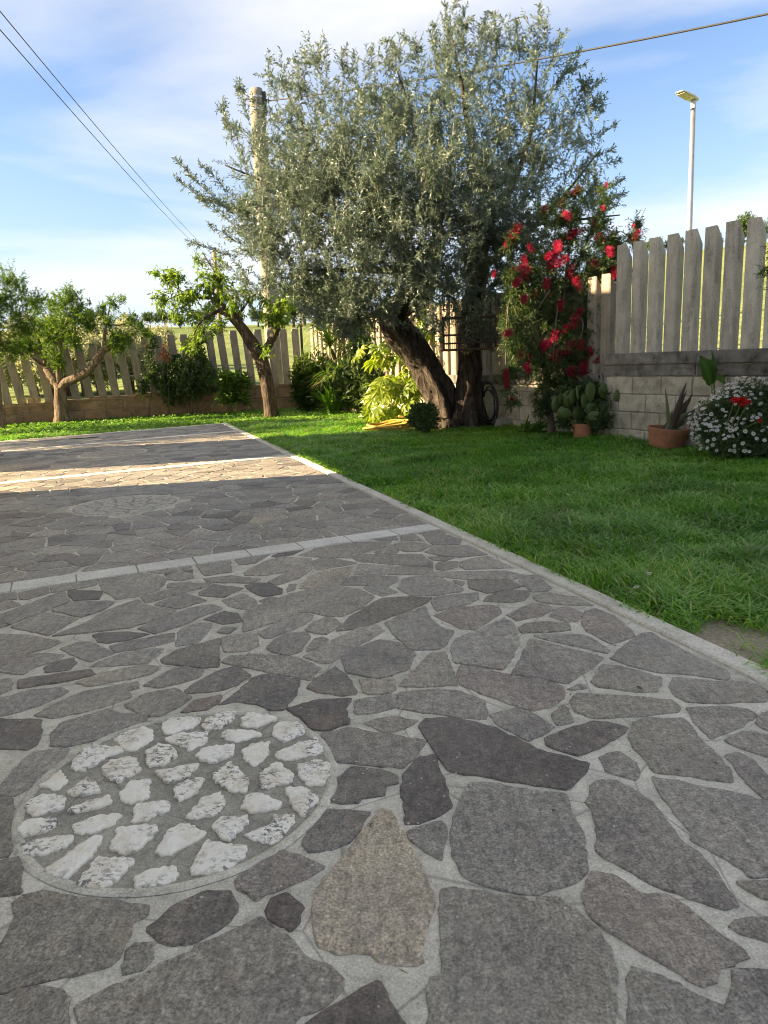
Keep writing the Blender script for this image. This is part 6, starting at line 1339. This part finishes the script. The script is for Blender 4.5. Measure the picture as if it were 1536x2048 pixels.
# white daisy bush at the right edge
dbp = gnd(1478, 930); do = np.array([dbp[0], dbp[1] + .3, 0]); db = thing('daisy_bush', 'mounded bush of white daisies at the right edge beside the aloe', 'flower bush', tuple(do))
DB = [(1470, 850, 60, 6.6), (1430, 840, 42, 6.7), (1520, 830, 70, 6.7), (1500, 880, 50, 6.4), (1440, 880, 36, 6.45), (1580, 840, 90, 6.7), (1540, 890, 50, 6.35), (1480, 815, 50, 6.8), (1415, 860, 28, 6.6)]
V, F, T = cat_arrays(crown([blob(*b) for b in DB], 2300, .15, 13, .040, .010, 71, out=.6, up=.5, rand=.5, shell=.45, twr=.0018, wpow=1.8)); link('foliage', tri_mesh('foliage', V - do, F, T, MT['darkleaf']), db)
dms = [daisy_mesh('flower', .0205, 11, .1), daisy_mesh('flower', .019, 10, .35)]
rg = np.random.default_rng(77); bl = [blob(*b) for b in DB]; pts = []
for k in range(20000):
    c, r = bl[rg.integers(len(bl))]; u = nrm(rg.normal(size=3)); p = c + u * r * rg.uniform(.94, 1.20)
    if u[1] > .45 or p[2] < .10: continue
    if any((((p - c2) / r2) ** 2).sum() < .90 for c2, r2 in bl): continue
    if rg.random() > .35 + .65 * (u[2] > .1): continue
    if any(np.linalg.norm(p - q[0]) < .031 for q in pts): continue
    pts.append((p, u))
    if len(pts) >= 290: break
for p, u in pts:
    n = nrm(u * .55 + np.array([-.15, -.35, .55]) + rg.normal(0, .25, 3)); o = link('flower', dms[rg.integers(2)], db); s = rg.uniform(.8, 1.15)
    o.matrix_local = Matrix.Translation(tuple(p - do)) @ Vector(n).to_track_quat('Z', 'Y').to_matrix().to_4x4() @ Matrix.Rotation(rg.random() * 3, 4, 'Z') @ Matrix.Scale(s, 4)
V = []; 
mb = MB()
for p, u in pts[::2]: mb.tube([tuple(p - u * .09 - do), tuple(p - do)], .0016, 3, False)
mb.build('flower_stalks', MT['greenstem'], db)['kind'] = 'stuff'
# red flowers poking through the daisies
gp = far(1484, 803, 6.15); gr = thing('red_flower', 'bright red geranium flower poking out through the white daisies', 'flower', (gp[0], gp[1] + .25, 0))
for i, (dx, dz, s) in enumerate(((0, 0, .04), (-.066, .012, .03), (.056, -.006, .02), (.16, -.17, .018))):
    rg2 = np.random.default_rng(200 + i); n = 46; D = nrm(rg2.normal(size=(n, 3)) + np.array([0, -.3, .4])); V, F, T = leaf_arrays(D * s * .25, D, s * .9 * rg2.uniform(.8, 1.2, n), s * .75, rg2, .2, .05, rg2.random(n), shape='oval')
    link('bloom', tri_mesh('bloom', V, F, T, MT['redpetal']), gr, (dx, -.25, gp[2] + dz))
    mb = MB(); mb.tube([(dx * .3, 0, 0), (dx * .6, -.05, gp[2] * .5), (dx, -.25, gp[2] + dz)], .005, 5); mb.build('stalk', MT['greenstem'], gr)
# broad leaves on the wall side of the daisies
lp = far(1440, 790, 7.2); bl_ = thing('broad_leaved_plant', 'plant with two large ruffled green leaves behind the daisy bush', 'plant', (lp[0], lp[1], 0)); lo = np.array([lp[0], lp[1], 0])
def big_leaf(base, tip, w, seed, mat='bigleaf', bend=.1, tn=.4, nrml=np.array([0, -1, .2])):
    r = random.Random(seed); k = 8; d = tip - base; side = nrm(np.cross(d, nrml)); nn = nrm(np.cross(side, d)); V = []; T = []
    if nn[1] > 0: nn = -nn
    for j in range(k + 1):
        u = j / k; ww = w * (math.sin(math.pi * min(1, u * .92 + .08)) ** .8) * (1 + .12 * math.sin(j * 2.4 + seed)) * (1 if j < k else 0.02); p = base + d * u - nn * bend * (u - .3) ** 2
        V += [p - side * ww / 2 + nn * (.22 * ww + r.uniform(-.012, .012)), p - side * ww * .25 + nn * .08 * ww, p, p + side * ww * .25 + nn * .08 * ww, p + side * ww / 2 + nn * (.22 * ww + r.uniform(-.012, .012))]; T += [tn + .3, tn, tn + .45, tn, tn + .3]
    F = []
    for j in range(k):
        for q in range(4): a = j * 5 + q; F += [(a, a + 1, a + 6), (a, a + 6, a + 5)]
    return np.array(V), np.array(F), np.clip(np.array(T), 0, 1)
for i, (b, t, w, tn) in enumerate([((1423, 770), (1405, 712), .165, .05), ((1428, 765), (1428, 702), .05, .1), ((1473, 772), (1478, 728), .14, .35), ((1472, 768), (1430, 752), .10, .75), ((1474, 768), (1496, 760), .06, .2)]):
    V, F, T = big_leaf(far(*b, 7.2) - lo, far(*t, 7.15) - lo, w, i, tn=tn); link('leaf', tri_mesh('leaf', V, F, T, MT['bigleaf'], True), bl_)
    mb = MB(); mb.tube([(0.02 * i, 0, 0), tuple((far(*b, 7.2) - lo) * [.6, 1, .6]), tuple(far(*b, 7.2) - lo)], .008, 6); mb.build('stem', MT['greenstem'], bl_)
# low succulents and leaves at the wall foot right of the olive
lp = gnd(1060, 866); sp_ = thing('low_leafy_plant', 'low plant with grey green and pale narrow leaves between rock and bottlebrush', 'plant', (lp[0], lp[1], 0)); lo = np.array([lp[0], lp[1], 0]); rr = random.Random(9)
for i in range(26):
    a = rr.uniform(-2.6, .4); L = rr.uniform(.16, .3); b = np.array([rr.uniform(-.16, .16), rr.uniform(-.05, .1), .02]); V, F, T = big_leaf(b, b + np.array([math.cos(a) * L * .8, -abs(math.sin(a)) * L * .5, rr.uniform(.06, .22)]), rr.uniform(.035, .07), i, bend=.12, tn=rr.uniform(0, .6), nrml=np.array([0, -.4, 1])); link('leaf', tri_mesh('leaf', V, F, T, MT['weed'] if i % 3 else MT['bigleaf']), sp_)
# twig of a conifer entering at the right edge
tp = far(1600, 640, 6.0); o = np.array([tp[0], tp[1], 0.0]); ct = thing('conifer_shrub', 'yellow green feathery conifer twigs entering at the right edge before the fence', 'shrub', tuple(o))
arr = crown([blob(*b) for b in [(1536, 540, 10, 6.0), (1550, 515, 14, 6.0), (1570, 560, 22, 6.0), (1545, 575, 9, 6.0), (1600, 520, 40, 6.0), (1600, 600, 40, 6), (1522, 533, 5, 5.98), (1540, 500, 6, 6)]], 330, .13, 16, .028, .006, 81, out=.6, up=.0, rand=.5, twr=.0016); V, F, T = cat_arrays(arr)
link('foliage', tri_mesh('foliage', V - o, F, T, MT['photinia']), ct); mb = MB(); mb.tube([(0, 0, -.05), (.02, 0, 1.0), (-.02, 0, 1.9)], [.03, .022, .01], 8); mb.build('stem', MT['stem'], ct)

# ------------------------------------------------------------------ small things
# yellow hose in a flattened coil
hb = gnd(782, 862); mb = MB(); rr = random.Random(2); P = []
for i in range(150):
    u = i / 149; a = u * 2 * math.pi * 5.5 + 1.0; rx = .34 - .05 * rr.random() * 0 - .02 * (i % 27) / 27; ry = .20; lift = .035 + .013 * (u * 5.5) + .07 * max(0, math.cos(a - .6)) * (u > .2) + .02 * math.sin(a * 1.7)
    P.append((math.cos(a) * rx * (1 + .16 * math.sin(a * .37 + 1)) + .05 * math.sin(a * .21), math.sin(a) * ry * (1 + .22 * math.sin(a * .29)) + .04 * math.cos(a * .17), lift))
P += [(.3, .05, .1), (.2, .16, .2), (.12, .1, .22)]
mb.tube(P, .0155, 8); o = mb.build('garden_hose', MT['yhose'], loc=(hb[0], hb[1], -.02), smooth=True); tag(o, 'yellow garden hose lying coiled on grass beside the round shrub', 'hose')
# black hose hung in loops by the wall
hc = far(968, 812, 10.45); mb = MB(); P = []
for i in range(190):
    a = i / 189 * 2 * math.pi * 5 + .5; k = i / 189 * 5; rx, rz = .15 + .045 * math.sin(k * 2.1) + .022 * k, .24 + .05 * math.cos(k * 1.7) + .01 * k; q = WRD * math.cos(a) * rx * -1
    P.append((q[0] + WRN[0] * (.012 * k), q[1] + WRN[1] * (.012 * k), .29 + math.sin(a) * rz + .012 * k))
mb.tube(P, .0105, 7); o = mb.build('garden_hose', MT['bhose'], loc=(hc[0] + .08, hc[1], -.0), smooth=True); tag(o, 'black hose standing in a looped coil between olive trunk and rock', 'hose')
# rock
rb_ = gnd(1010, 856); mb = MB(); V = []; F = []; n, m = 14, 7
for j in range(m + 1):
    for i in range(n):
        th, ph = math.pi * j / m, 2 * math.pi * i / n; p = Vector((math.sin(th) * math.cos(ph), math.sin(th) * math.sin(ph), math.cos(th))); k = 1 + .28 * mnoise.noise(p * 1.7 + Vector((3, 1, 4))) + .1 * mnoise.noise(p * 4)
        V.append((p.x * .155 * k, p.y * .12 * k, .055 + p.z * .105 * k))
for j in range(m):
    for i in range(n): F.append((j * n + i, (j + 1) * n + i, (j + 1) * n + (i + 1) % n, j * n + (i + 1) % n))
mb.add(V, F); tag(mb.build('rock', MT['rock'], loc=(rb_[0], rb_[1], 0)), 'pale brown rock on the ground by the coiled black hose', 'rock')
# wire bird cage hanging in the olive
c0, c1 = far(886, 637, 10.0), far(992, 697, 10.0); cw = c1[0] - c0[0]; ch = c0[2] - c1[2]; cdp = .34
cg = thing('bird_cage', 'rusty wire bird cage hanging from the olive tree before the trunk', 'cage', ((c0[0] + c1[0]) / 2, 10.0, c1[2]), (0, 0, -.12))
def rail(z, r=.008, ex=0.0):
    mb = MB(); x, y = cw / 2 + ex, cdp / 2
    for a, b in (((-x, -y), (x, -y)), ((x, -y), (x, y)), ((x, y), (-x, y)), ((-x, y), (-x, -y))): mb.tube([(*a, z), (*b, z)], r, 6)
    mb.build('rail', MT['rust'], cg)
for z, r in ((0, .012), (.09, .009), (.2, .008), (ch, .011)): rail(z * 1.0 if z == ch or z == 0 else z, r, .025 if z == 0 else 0)
for x in (-1, 1):
    for y in (-1, 1): mb = MB(); mb.tube([(x * cw / 2, y * cdp / 2, 0), (x * cw / 2, y * cdp / 2, ch)], .011, 6); mb.build('corner_bar', MT['rust'], cg)
mb = MB(); k = 27
for i in range(k):
    for y in (-1, 1): mb.tube([(-cw / 2 + cw * (i + .5) / k, y * cdp / 2, .0), (-cw / 2 + cw * (i + .5) / k, y * cdp / 2, ch), ], .0032, 4, False)
    mb.tube([(-cw / 2 + cw * (i + .5) / k, -cdp / 2, ch), (-cw / 2 + cw * (i + .5) / k, cdp / 2, ch)], .003, 4, False)
for i in range(12):
    for x in (-1, 1): mb.tube([(x * cw / 2, -cdp / 2 + cdp * (i + .5) / 12, 0), (x * cw / 2, -cdp / 2 + cdp * (i + .5) / 12, ch)], .0032, 4, False)
mb.build('wire_bars', MT['rust'], cg)
mb = MB(); mb.box((0, 0, .012), (cw + .03, cdp + .03, .012)); mb.build('tray', MT['rust'], cg)
mb = MB(); mb.tube([(-cw / 2, 0, ch), (-.05, .1, ch + .22), (0.02, .3, ch + .42)], .006, 5); mb.tube([(cw / 2, 0, ch), (.06, .1, ch + .22), (0.02, .3, ch + .42)], .006, 5); mb.build('hanger', MT['rust'], cg)
